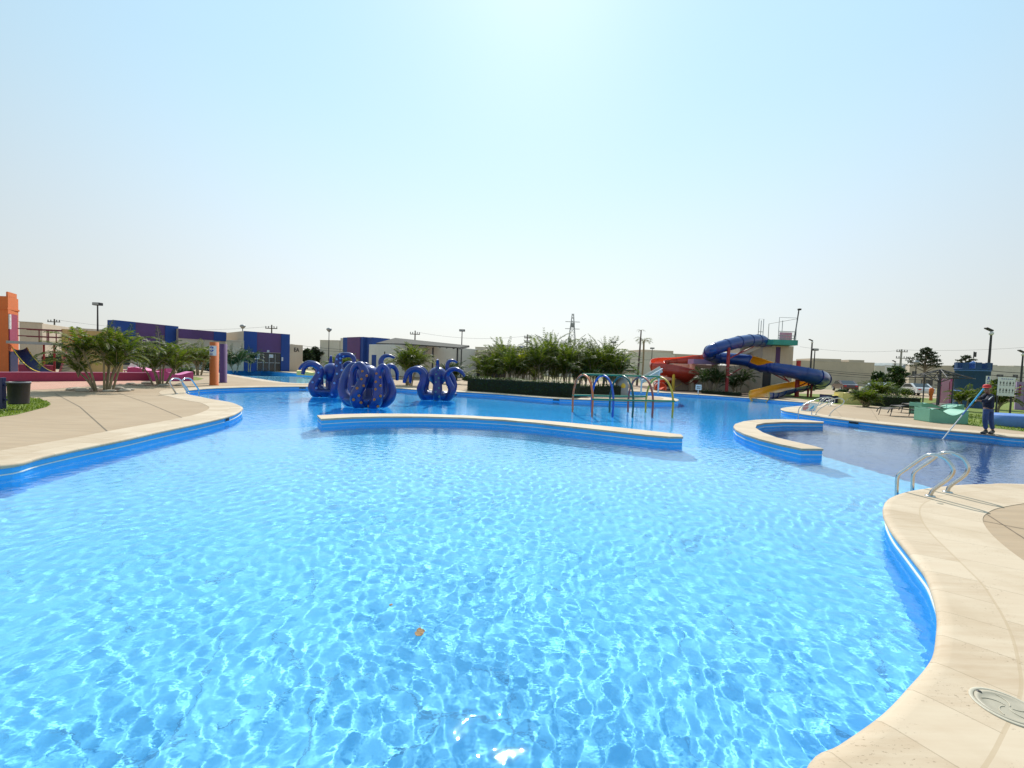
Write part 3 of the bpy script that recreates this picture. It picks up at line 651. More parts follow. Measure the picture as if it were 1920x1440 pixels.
# slide stair tower
def slide_tower():
    Y = 39.6; c = PY(1457, 690, Y); c.z = 0
    root = thing('slide_tower', 'beige stair tower with green deck and tall railings over the water slides', 'tower', c, world=True)
    x0, x1 = PY(1428, 690, Y).x, PY(1486, 690, Y).x; zt = PY(1457, 648, Y).z
    mb = MB().box(((x0 + x1) / 2, Y + 1.6, zt / 2), (x1 - x0, 3.2, zt)); obj('shaft', mb, 'cream', root, bevel=.03)
    a = PY(1453, 690, Y).x; bb = PY(1461, 690, Y).x; obj('purple_stripe', MB().box(((a + bb) / 2, Y - .01, zt * .72), (bb - a, .06, zt * .5)), 'purple', root)
    a = PY(1431, 690, Y).x; bb = PY(1446, 690, Y).x; obj('doorway', MB().box(((a + bb) / 2, Y - .01, 1.1), (bb - a, .06, 2.2)), 'dark', root)
    # deck
    L_, R_ = PY(1424, 648, Y - 1.2), PY(1496, 648, Y - 1.2); z0, z1 = zt, zt + .46
    poly = [(L_.x, Y + .3), (PY(1450, 648, Y - 1.2).x, Y - 1.2), (R_.x, Y - 1.2), (R_.x, Y + 3.6), (L_.x, Y + 3.6)]
    obj('deck_slab', MB().prism(poly, z0, z1, bottom=True), 'teal', root, bevel=.02)
    mb = MB(); r = .028; top1 = PY(1460, 595, Y - 1.1).z
    def fr(pa, pb, za, zb, y, mb=mb, mid=()):
        xa, xb = PY(pa, 620, y).x, PY(pb, 620, y).x
        mb.tube([(xa, y, za), (xa, y, zb), (xb, y, zb), (xb, y, za)], r, 6)
        for z in mid: mb.tube([(xa, y, z), (xb, y, z)], r, 6)
    zr = PY(1460, 621, Y - 1.1).z
    fr(1460, 1493, z1, top1, Y - 1.1, mid=(zr, (zr + z1) / 2, z1 + .15)); xr = PY(1498, 620, Y - 1.1).x
    mb.tube([(xr - .2, Y - 1.1, top1 - .05), (xr - .05, Y + 3.4, top1 - .05), (xr - .05, Y + 3.4, z1)], r, 6); mb.tube([(xr - .2, Y + 1, top1), (xr - .2, Y + 1, z1)], r, 6)
    m2 = MB(); fr(1422, 1431, z1 - .1, PY(1425, 598, Y).z, Y, mb=m2, mid=(zr,)); m2.tube([(PY(1426.5, 620, Y).x, Y, z1), (PY(1426.5, 620, Y).x, Y, PY(1425, 601, Y).z)], r, 6); obj('railing', m2, 'grey', root)
    for k in range(9):
        x = PY(1462 + k * 3.8, 630, Y - 1.1).x; mb.tube([(x, Y - 1.1, z1), (x, Y - 1.1, zr)], .012, 5)
    obj('railing', mb, 'grey', root)
    xm = PY(1491.5, 600, Y - .9); mb = MB().tube([(xm.x, xm.y, z1), (xm.x + .25, xm.y, PY(1493, 581, Y - .9).z)], .05, 8); mb.box((xm.x + .3, xm.y, PY(1493, 580, Y - .9).z), (.22, .22, .14)); obj('lamp_mast', mb, 'dark', root)
    a, bb = PY(1467, 630, Y + .2).x, PY(1489, 630, Y + .2).x; obj('back_panel', MB().box(((a + bb) / 2, Y + .6, z1 + .42), (bb - a, .12, .84)), 'pinkpale', root)
    # low wing with the stair
    a, bb = PY(1262, 700, Y + 2).x, x0; zz = PY(1300, 683, Y + 2).z
    obj('wing_wall', MB().box(((a + bb) / 2, Y + 3.2, zz / 2), (bb - a, 2.4, zz)), 'cream', root, bevel=.02)
    a = PY(1385, 700, Y + 1.9).x; z2 = PY(1400, 651, Y + 1.9).z
    obj('stair_wall', MB().box(((a + bb) / 2, Y + 2.95, (zz + z2) / 2), (bb - a, 2.1, z2 - zz)), 'cream', root)
    obj('stair_stringer', MB().bar(PY(1378, 668, Y - .2), PY(1424, 649, Y - .2), .22, .35), 'cream2', root)
    a, bb = PY(1297, 690, Y + 1).x, PY(1346, 690, Y + 1).x; za, zb = PY(1320, 683, Y + 1).z, PY(1320, 674, Y + 1).z
    obj('landing_beam', MB().box(((a + bb) / 2, Y + 1.3, (za + zb) / 2), (bb - a, 1.3, zb - za)), 'lilac', root)
    for px in (1300, 1342): x = PY(px, 690, Y + 1).x; obj('column', MB().box((x, Y + 1.3, za / 2), (.3, .5, za)), 'cream', root)
slide_tower()
def flume(path, mats, name, parent, n=5, seg=18, th=.045):
    """path of (point, half-angle of one side, of the other, radius); 180 closes the tube"""
    pts = [p[0] for p in path]; P_ = catmull(pts, n); tt = np.linspace(0, len(pts) - 1, len(P_)); g = lambda q: np.interp(tt, range(len(pts)), [p[q] for p in path])
    A0, A1, RR = g(1), g(2), g(3)
    mb = MB(); k = len(P_); rows = []; m = seg + 1
    for i in range(k):
        T = (P_[min(i + 1, k - 1)] - P_[max(i - 1, 0)]).normalized(); sd = T.cross(Vector((0, 0, 1))).normalized(); up = sd.cross(T)
        rows.append([[P_[i] + sd * (rad * math.sin(R(t))) - up * (rad * math.cos(R(t))) for t in np.linspace(-A0[i], A1[i], seg + 1)] for rad in (RR[i], RR[i] - th)])
    for q in (0, 1):
        vs = [v for ro in rows for v in ro[q]]
        fs = [(i * m + j, i * m + j + 1, (i + 1) * m + j + 1, (i + 1) * m + j) for i in range(k - 1) for j in range(seg)]
        mb.add(vs, fs if q else [f[::-1] for f in fs], q, True)
    for j in (0, seg):
        vs = [ro[q][j] for ro in rows for q in (0, 1)]; mb.add(vs, [(2 * i, 2 * i + 1, 2 * i + 3, 2 * i + 2) for i in range(k - 1)], 2)
    for ro in (rows[0], rows[-1]):
        vs = ro[0] + ro[1]; mb.add(vs, [(j, j + 1, m + j + 1, m + j) for j in range(seg)], 2)
    o = obj(name, mb, mats, parent)
    for i in range(n, k - 1, n):
        fl = MB(); ro = rows[i]; T = (P_[i + 1] - P_[i - 1]).normalized() * .035; c = P_[i]
        a_ = [c + (v - c) * 1.07 - T for v in ro[0]]; b_ = [c + (v - c) * 1.07 + T for v in ro[0]]; q = [(j, j + 1, m + j + 1, m + j) for j in range(seg)]
        w2 = [c + (v - c) * 1.0 for v in ro[0]]; vs = a_ + b_ + w2
        fl.add(vs, q + [(j, j + 1, 2 * m + j + 1, 2 * m + j) for j in range(seg)] + [(m + j, m + j + 1, 2 * m + j + 1, 2 * m + j) for j in range(seg)], 0)
        obj('flange', fl, mats[0], o)
    return o
def post(parent, px0, py0, px1, Y, r, m, name='post'):
    a = PY(px0, py0, Y); z = a.z; b = PY(px1, 735, Y); o = obj(name, MB().tube([(b.x, Y, 0), (b.x, Y, z)], r, 12), m, parent)
    obj('base_plate', MB().lathe([(0, .03), (r * 1.9, .03), (r * 1.9, 0)], (b.x, Y, 0), 12), m, o); return o
def blue_slide():
    root = thing('water_slide', 'twisting blue fibreglass slide with yellow inside ending at the pool', 'water slide', (PY(1423, 745, 33).x, 33, 0), world=True)
    pp = [(1454, 640, 40.2, 100, 100, .5), (1441, 640, 39.8, 100, 100, .52), (1430, 639, 39.3, 105, 105, .55), (1420, 638.3, 38.8, 180, 180, .53), (1405, 638.5, 38.3, 180, 180, .53), (1385, 641.5, 37.7, 180, 180, .53), (1362, 647.5, 37.2, 180, 180, .53), (1343, 653, 37, 180, 180, .53), (1332, 658.5, 37.4, 180, 180, .53), (1330, 665, 38.6, 180, 180, .53), (1343, 670.5, 39.6, 180, 180, .53), (1362, 672, 39.5, 180, 180, .53), (1384, 674, 39.1, 180, 180, .53), (1403, 676.5, 38.7, 180, 180, .53), (1413, 680, 38.4, 165, 92, .58), (1430, 685, 37.6, 150, 88, .6), (1445, 687, 37.0, 125, 112, .6), (1456, 689, 36.5, 115, 128, .62), (1482, 694, 35.7, 112, 134, .64), (1508, 700, 35.2, 112, 136, .66), (1528, 705.5, 35.3, 115, 136, .68), (1540, 711, 36.2, 112, 136, .68), (1536, 716, 37.4, 100, 135, .66), (1520, 719, 37.8, 95, 125, .62), (1500, 722, 37.2, 90, 122, .6), (1478, 725.5, 36.0, 86, 120, .6), (1459, 730, 34.6, 86, 120, .6), (1443, 735, 33.0, 92, 118, .64), (1431, 739, 31.8, 104, 118, .68), (1423, 741, 30.8, 112, 116, .68)]
    flume([(PY(x, y, Y), a, b, rr) for x, y, Y, a, b, rr in pp], ['gblue', 'gyellow', 'gyellow'], 'flume', root)
    post(root, 1368.5, 652, 1362, 36.7, .13, 'redpost'); post(root, 1497, 676, 1494, 36.3, .17, 'redpost')
    for px in (1516, 1522): post(root, px, 716, px - 1, 37.0, .08, 'redpost')
    for px, py, y_ in ((1397, 655, 37.9), (1413, 650, 38.4)): obj('brace', MB().tube([PY(1368, 672, 36.7), PY(px, py, y_)], .045, 6), 'redpost', root)
    for a, c in (((1480, 716, 36.0), (1462, 700, 36.3)), ((1480, 716, 36.0), (1442, 697, 37.0)), ((1495, 726, 36.3), (1515, 716, 35.6)), ((1363, 706, 36.7), (1390, 690, 39))): obj('brace', MB().tube([PY(*a), PY(*c)], .05, 6), 'redpost', root)
def red_slide():
    root = thing('water_slide', 'curling red fibreglass slide with bright orange inside', 'water slide', (PY(1239, 735, 41).x, 41, 0), world=True)
    pp = [(1348, 668, 45.5, 150, 150, .55), (1334, 669.5, 45, 150, 150, .55), (1322, 670.5, 44.6, 120, 120, .6), (1305, 671.5, 44.4, 118, 118, .62), (1283, 674, 44.2, 112, 118, .62), (1262, 675.5, 44.0, 106, 118, .62), (1244, 676.5, 43.4, 100, 120, .64), (1233, 680, 42.3, 110, 120, .68), (1234, 686.5, 41.2, 120, 112, .74), (1249, 690.5, 40.7, 112, 122, .78), (1270, 695.5, 40.5, 108, 126, .8), (1287, 701, 40.6, 108, 126, .8), (1294, 706.5, 41.4, 115, 125, .78), (1289, 711, 42.4, 118, 118, .7), (1276, 713, 42.9, 112, 112, .62), (1260, 713.5, 42.8, 105, 105, .6), (1244, 715.5, 42.2, 100, 100, .58), (1237, 720.5, 41.0, 110, 110, .56), (1238, 726, 39.6, 150, 150, .54), (1239, 728, 38.6, 176, 176, .52)]
    flume([(PY(x, y, Y), a, b, rr) for x, y, Y, a, b, rr in pp], ['gred', 'gorange', 'gorange'], 'flume', root)
    post(root, 1262.5, 698, 1261.5, 40.0, .13, 'yellow')
    post(root, 1304, 672, 1303, 44.4, .14, 'redpost'); post(root, 1252, 678, 1251, 43.7, .12, 'redpost')
    obj('brace', MB().tube([PY(1262, 712, 40.0), PY(1285, 704, 40.8)], .04, 6), 'yellowp', root); obj('brace', MB().tube([PY(1262, 728, 40.0), PY(1281, 718, 42)], .04, 6), 'yellowp', root)
blue_slide(); red_slide()

# ------------------------------------------------------------------ octopus floats
def suckers(path, radii, parent, m, t0, t1, n, rows=2, size=.054):
    k = len(path)
    for i in range(n):
        t = t0 + (t1 - t0) * i / max(n - 1, 1); q = min(int(t * (k - 1)), k - 2); p = path[q]; T = (path[q + 1] - path[q]).normalized(); rd = radii[q]
        nrm = Vector((-p.x, -p.y, 0)).normalized(); nrm = (nrm - T * nrm.dot(T)).normalized()
        a = R(26) * (1 if i % 2 else -1) if rows == 2 else 0
        d = Matrix.Rotation(a, 3, T) @ nrm; c = p + d * rd * .97; q_ = d.to_track_quat('Z', 'Y').to_matrix(); s_ = size * (1.1 - .45 * t)
        mb = MB(); n_ = 14; prof = [(s_, -.02), (s_, .012), (s_ * .85, .024), (s_ * .55, .016), (s_ * .42, .004), (0.001, .004)]
        mb.lathe(prof, (0, 0, 0), n_); mb.v = [tuple(c + q_ @ Vector(v)) for v in mb.v]
        obj('sucker', mb, m, parent)
def octopus(label, cx, cy, tents, sm):
    c = P(cx, cy, ZW); root = thing('octopus_float', label, 'octopus float', c, world=True, group='octopus play figures in the pool')
    prof = [(0, -.16), (.35, -.14), (.62, -.04), (.92, .12), (1.06, .30), (1.0, .38), (.74, .26), (.45, .2), (.33, .3), (.26, .5), (.24, .75), (.27, .9)]
    body = obj('body', MB().lathe(prof, c, 28), 'octo', root)
    hd = MB(); hp = [(.20, .70), (.27, .82), (.40, .96), (.475, 1.15), (.48, 1.30), (.43, 1.47), (.32, 1.61), (.16, 1.69), (.001, 1.71)]
    obj('head', hd.lathe(hp, c, 28), 'octo', root)
    for spec, r0, suck in tents:
        pts = catmull([PY(x, y, c.y + dy) for x, y, dy in spec], 7); k = len(pts)
        rad = [r0 * (1 - .80 * (i / (k - 1)) ** .8) + .012 for i in range(k)]; rad[0] *= .8
        t = obj('tentacle', MB().tube(pts, rad, 14, squash=.82), 'octo', root)
        if suck: suckers(pts, rad, t, sm, suck[0], suck[1], suck[2])
octopus('blue octopus with orange spots closest to the long curved wall', 689.5, 761, [
  ([(684, 760, -.4), (672, 755, -.95), (668, 742, -1.1), (675, 727, -1.1), (682, 711, -1.0), (683.5, 697, -.95), (676, 684, -.9), (666, 687, -.9), (660, 698, -.9), (660, 713, -.95), (661, 724, -1.0)], .30, (.08, .5, 9)),
  ([(680, 758, -.1), (654, 751, -.5), (643, 733, -.4), (645, 712, -.3), (649, 698, -.1), (657, 686, .1), (667, 683, .2), (672, 692, .3)], .30, None),
  ([(696, 760, -.4), (705, 755, -.95), (708.5, 741, -1.05), (709, 724, -1.0), (709, 708, -.95), (711, 695, -.9), (718, 687, -.9), (725, 692, -.95), (728, 705, -1.0), (729, 718, -1.0)], .30, (.08, .5, 9)),
  ([(699, 758, -.1), (724, 752, -.4), (734, 738, -.4), (732, 722, -.3), (727, 705, -.1), (726, 694, .05), (730, 687, .15), (738, 688, .25), (744, 697, .3), (744.5, 713, .35)], .30, None),
  ([(698, 755, .4), (715, 746, .9), (722, 725, 1.0), (719, 702, 1.0), (715.5, 685, 1.0), (714.5, 676, 1.0), (720, 668.5, 1.05), (730, 667, 1.1), (740, 671, 1.15)], .28, None),
  ([(681, 753, .4), (667, 742, .9), (663, 720, 1.0), (667, 700, 1.0), (674, 689, 1.0), (684, 684, 1.05), (694, 690, 1.1), (697, 700, 1.1)], .28, None)], 'sucko')
octopus('blue octopus with pale ring spots behind the orange spotted one', 622, 743, [
  ([(614, 741, -.2), (595, 737, -.7), (588, 724, -.8), (595, 710, -.75), (600.5, 698, -.7), (597, 688, -.75), (584, 683, -.8), (572, 688, -.9), (567.5, 702, -.95)], .34, (.12, .6, 6)),
  ([(612, 738, .2), (599, 728, .7), (598, 712, .8), (598, 696, .8), (592, 684, .8), (579, 680, .85), (568, 684, .9), (561, 692, .95)], .30, None),
  ([(620, 736, .5), (617, 716, 1.0), (617.5, 697, 1.05), (619.5, 680, 1.0), (620.5, 667, .9)], .26, None),
  ([(624, 741, -.4), (629, 735, -.95), (632, 716, -1.0), (636.5, 698, -.9), (634.5, 682, -.85), (636.5, 669, -.85), (646, 665.5, -.85), (658, 666.5, -.9), (664, 674, -.95), (661, 683, -1.0), (655, 690, -1.0)], .32, (.1, .6, 12)),
  ([(632, 740, -.1), (649, 735, -.4), (655, 720, -.5), (649, 704, -.4), (645, 691, -.3), (650, 682, -.3), (658, 681, -.3), (664, 688, -.3)], .32, None),
  ([(633, 737, .3), (650, 729, .8), (655, 712, .9), (652, 697, .8), (655, 685, .85), (665, 681, 1), (672, 688, 1.1)], .28, None)], 'suckw')
octopus('blue octopus with faint greenish spots floating alone by the palms', 819.5, 749, [
  ([(820, 748, -.4), (820, 742, -1.0), (820, 728, -1.05), (820, 710, -.95), (820, 694, -.85), (820.5, 682, -.85), (820.5, 674, -.95)], .26, (.12, .75, 9)),
  ([(812, 747, -.2), (797, 744, -.6), (790, 730, -.75), (794, 715, -.75), (793, 701, -.7), (784, 693, -.75), (771, 694, -.85), (763, 701, -.95), (759, 712, -1.0), (757.5, 718, -1.0)], .30, None),
  ([(812, 745, .2), (800, 740, .7), (796, 728, .9), (799, 712, .9), (796, 698, .85), (787, 690.5, .85), (776, 692, .9), (770, 700, 1), (769.5, 712, 1), (769, 718, 1)], .28, None),
  ([(827, 747, -.2), (841, 744, -.6), (847, 731, -.7), (842, 718, -.65), (838, 705, -.6), (844, 694.5, -.7), (855, 692, -.85), (865, 697, -.95), (871, 705, -1.0)], .30, None),
  ([(829, 744, .3), (845, 738, .8), (851, 724, .9), (849, 710, .85), (843, 699, .8), (838.5, 688, .75), (841, 678.5, .8), (849, 676, .9), (857, 679.5, 1.0)], .28, None),
  ([(820, 743, .5), (821, 735, 1.0), (821, 720, 1.1), (821, 706, 1.15), (823, 696, 1.25)], .26, None)], 'suckg')

# ------------------------------------------------------------------ arched spray frame
def arches():
    front = [P(x, y, ZW) for x, y in ((1110, 776), (1148.7, 776.6), (1186, 777.5), (1223, 777.8), (1260.6, 778.6))]
    back = [P(x, y, ZW) for x, y in ((1073.7, 767.5), (1109, 768), (1143, 768.7), (1177.5, 768.3), (1210.6, 769))]
    root = thing('arched_spray_frame', 'five coloured pipe arches joined by green rails standing in the pool', 'water play frame', front[2], world=True)
    H = 1.62; rails = {.0: [], 1: [], 2: []}
    for f, bk, m in zip(front, back, ('oranger', 'blueposts', 'darkgreen', 'brownr', 'yellowr')):
        pts = [bk - Vector((0, 0, 1.1))]; n = 26
        for i in range(n + 1):
            a = math.pi * i / n; q = bk.lerp(f, .5 - .5 * math.cos(a)); out = (f - bk).normalized() * (-.10 if a < math.pi / 2 else .10) * math.sin(2 * min(a, math.pi - a)); pts.append(q + out + Vector((0, 0, H * max(0.0, math.sin(a)) ** .9)))
        pts.append(f - Vector((0, 0, 1.1)))
        obj('arch', MB().tube(pts, .045, 12), m, root)
        rails[0].append(bk.lerp(f, .5) + Vector((0, 0, H + .03))); rails[1].append(f.lerp(bk, -.025) + Vector((0, 0, .62))); rails[2].append(bk.lerp(f, .0) + Vector((0, 0, .66)))
    for k in rails:
        r_ = rails[k]; e = (r_[-1] - r_[0]).normalized() * .05; obj('rail', MB().tube([r_[0] - e] + r_[1:-1] + [r_[-1] + e], .04, 8), 'green_rail', root)
arches()

# ------------------------------------------------------------------ pool ladders
def ladder(label, rails, feet, r=.024, world_u=None):
    root = thing('pool_handrail', label, 'pool ladder', feet[0], world=True)
    for pts, F in zip(rails, feet):
        W = P(pts[0][0], pts[0][1], 0) if world_u is None else None
        u = world_u if world_u else ((W - F).normalized().x, (W - F).normalized().y)
        q = [PV(x, y, F, u) for x, y in pts]; low = q[0].copy(); low.z = -.7
        path = [low] + catmull(q, 6); rl = obj('rail', MB().tube(path, r, 12), 'steel', root)
        obj('foot_plate', MB().lathe([(.001, .018), (.055, .018), (.06, .004)], (F.x, F.y, .004), 16), 'steel', rl)
    return root
F1, F2 = P(1744, 931.5), P(1776.5, 924); sep = (F2 - F1).normalized(); u1 = (-sep.y, sep.x)
ladder('bright steel handrails on the bullnosed stone beside the dark basin', [[(1681, 932), (1681.5, 915), (1682.5, 897), (1686, 889), (1697, 881), (1714, 869), (1732, 857), (1742, 853), (1757, 853.5), (1771, 859), (1781, 868), (1787.5, 880), (1784, 891), (1774, 901), (1760, 911), (1750, 919), (1745.5, 926), (1744, 931.5)],
  [(1710.5, 922), (1711, 908), (1712, 892), (1716, 884), (1726, 876), (1742, 866), (1758, 854), (1768, 849), (1784, 849.5), (1799, 855), (1809, 863), (1815.5, 876), (1812, 887), (1803, 896), (1790, 905), (1781, 912), (1777.5, 918), (1776.5, 924)]], [F1, F2], world_u=u1)
Fa = P(330.5, 738.5); Fb = Fa + Vector((.12, .48, 0)); dl = Vector((.12, .48, 0))
pa = [(352.8, 738), (352, 731), (344, 720), (337, 711.5), (330, 709.5), (323, 710.5), (318.5, 716), (319.5, 722), (325, 730), (330.5, 738.5)]
ua = (P(353, 735.5) - Fa).normalized(); ua = (ua.x, ua.y)
q0 = [PV(x, y, Fa, ua) for x, y in pa]
root = thing('pool_handrail', 'low curved steel handrails at the rounded pool corner below the palms', 'pool ladder', Fa, world=True)
for k in (0, 1):
    q = [p + dl * k for p in q0]; low = q[0].copy(); low.z = -.6; rl = obj('rail', MB().tube([low] + catmull(q, 5), .03, 10), 'steel', root)
    f_ = Fa + dl * k; obj('foot_plate', MB().lathe([(.001, .018), (.06, .018), (.065, .004)], (f_.x, f_.y, .004), 14), 'steel', rl)
Fa = P(1529, 778); wa = P(1503, 776); ua = (wa - Fa).normalized(); 
pa = [(1497, 780), (1497.5, 769), (1502, 762), (1516, 755), (1533, 748), (1545, 745), (1553, 747), (1556, 752), (1551, 758), (1541, 764), (1533, 771), (1529, 778)]
Fa3 = Fa; n3 = Vector((-1.0, 1.25, 0)).normalized()
root = thing('pool_handrail', 'thin steel handrails in front of the small warning board', 'pool ladder', Fa3, world=True)
q0 = [PV(x, y, Fa3, (n3.x, n3.y)) if False else PY(x, y, Fa3.y + (Fa3.x - PY(x, y, Fa3.y).x) * .35) for x, y in pa]
for k in (0, 1):
    d_ = Vector((.36, -.35, 0)) * k; q = [p + d_ for p in q0]; low = q[0].copy(); low.z = -.6; rl = obj('rail', MB().tube([low] + catmull(q, 5), .02, 10), 'steel', root)
    f_ = Fa3 + d_; obj('foot_plate', MB().lathe([(.001, .018), (.06, .018), (.065, .004)], (f_.x, f_.y, .004), 14), 'steel', rl)
Fc = P(1557, 761.5); root = thing('pool_handrail', 'pair of steel handrail hoops farther along the same deck tip', 'pool ladder', Fc, world=True)
q0 = [PY(x, y, Fc.y) for x, y in ((1537, 761), (1540, 755), (1546, 749), (1553, 745.5), (1560, 746), (1565, 750), (1563.5, 755), (1559, 758.5), (1557, 761.5))]
for k in (0, 1):
    d_ = Vector((.2, .45, 0)) * k; rl = obj('rail', MB().tube([q0[0] + d_ - Vector((0, 0, .5))] + catmull([p + d_ for p in q0], 5), .024, 10), 'steel', root)
# small board with red and blue warnings
wb_ = thing('warning_board', 'small white warning board with red marks and a blue triangle', 'sign', P(1516, 771), world=True)
Yb = P(1516, 771).y; a, b2, c2, d2 = PY(1501, 770.5, Yb), PY(1528, 772, Yb), PY(1535, 757.5, Yb + .35), PY(1507, 755.5, Yb + .35); nn = (b2 - a).cross(d2 - a).normalized() * .02
mb = MB(); mb.add([a, b2, c2, d2, a - nn, b2 - nn, c2 - nn, d2 - nn], [(0, 1, 2, 3), (7, 6, 5, 4), (0, 4, 5, 1), (1, 5, 6, 2), (2, 6, 7, 3), (3, 7, 4, 0)]); obj('board', mb, 'white', wb_)
def onb(u, v): return a.lerp(b2, u).lerp(d2.lerp(c2, u), v) + nn * .25
for k, (u0, u1, v0) in enumerate(((.08, .42, .78), (.1, .38, .62), (.06, .44, .44), (.08, .42, .28), (.12, .36, .12))):
    mb = MB(); mb.add([onb(u0, v0), onb(u1, v0), onb(u1, v0 + .09), onb(u0, v0 + .09)], [(0, 1, 2, 3)]); obj('marking', mb, 'signred', wb_)
mb = MB(); mb.add([onb(.55, .3), onb(.9, .3), onb(.72, .8)], [(0, 1, 2)]); obj('triangle_marking', mb, 'cyan', wb_)
mb = MB(); mb.add([onb(.55, .12), onb(.9, .12), onb(.9, .2), onb(.55, .2)], [(0, 1, 2, 3)]); obj('marking', mb, 'signblue', wb_)
for t in (.15, .85): q = onb(t, .85) - nn * 1.5; obj('leg', MB().bar(q, (q.x + .02, q.y + .25, 0), .025), 'grey', wb_)
# skimmer lid set in the coping
lc = P(1890, 1330); lid = thing('skimmer_lid', 'round pale plastic skimmer lid set into the stone coping', 'skimmer lid', (lc.x, lc.y, .007))
lid.scale = (.93, .93, 1)
M['lidring'] = mat('tan_white_plastic', (.50, .45, .35), .5, .08, 20, .1, 200)
M['lidgrey'] = mat('tan_grey_plastic', (.40, .355, .27), .5, .06, 20, .1, 200)
obj('outer_ring', MB().lathe([(.150, 0), (.150, .004), (.143, .006), (.132, .006), (.130, .002)], (0, 0, 0), 48), 'lidring', lid)
ld = obj('lid', MB().lathe([(.128, .001), (.128, .005), (.108, .0055), (.105, .003), (.07, .0035), (.03, .004), (.001, .004)], (0, 0, 0), 48), 'lidgrey', lid)
for k in range(5):
    a_ = k * 2 * math.pi / 5 + .3; mb = MB(); pts = [Vector((math.cos(a_ + t * .9) * (.015 + .085 * t), math.sin(a_ + t * .9) * (.015 + .085 * t), .005)) for t in np.linspace(0, 1, 8)]; mb.tube(pts, .0022, 6); obj('rib', mb, 'lidring', ld)
for a_ in (1.9, 1.9 + math.pi): obj('finger_slot', MB().lathe([(.001, .0075), (.011, .0075), (.012, .005)], (math.cos(a_) * .118, math.sin(a_) * .118, 0), 14), 'ink', lid)
sc_ = P(1762, 945); dr = thing('drain_cap', 'tiny round drain cap in the stone behind the steel handrails', 'drain cap', (sc_.x, sc_.y, .007)); obj('cap', MB().lathe([(.035, 0), (.035, .004), (.028, .005), (.001, .005)], n=20), 'lidgrey', dr)
# leaves on the water
def leaf(px, py, size, label, z=ZW + .012, m='dryleaf'):
    c = P(px, py, z); mb = MB(); n = 14; rnd = random.Random(px)
    ring_ = [(size * (1 + .18 * rnd.uniform(-1, 1)) * math.cos(2 * math.pi * i / n) * (1.25 if i in (0, 1, 13) else 1), size * .8 * (1 + .2 * rnd.uniform(-1, 1)) * math.sin(2 * math.pi * i / n), rnd.uniform(0, size * .25)) for i in range(n)]
    mb.add([(0, 0, .002)] + ring_, [(0, i + 1, (i + 1) % n + 1) for i in range(n)]); mb.add([(0, 0, -.002)] + [(x, y, z_ - .002) for x, y, z_ in ring_], [(0, (i + 1) % n + 1, i + 1) for i in range(n)])
    mb.tube([(0, 0, .002), (size * 1.2, .1 * size, .006), (size * 1.7, .4 * size, .012)], .0015, 5)
    o = obj('dry_leaf', mb, m, loc=c); o.rotation_euler.z = px; tag(o, label, 'leaf')
leaf(787, 1186, .040, 'round brown dry leaf afloat on the open water')
leaf(733, 1134, .013, 'tiny brown leaf scrap a little beyond the round dry leaf')

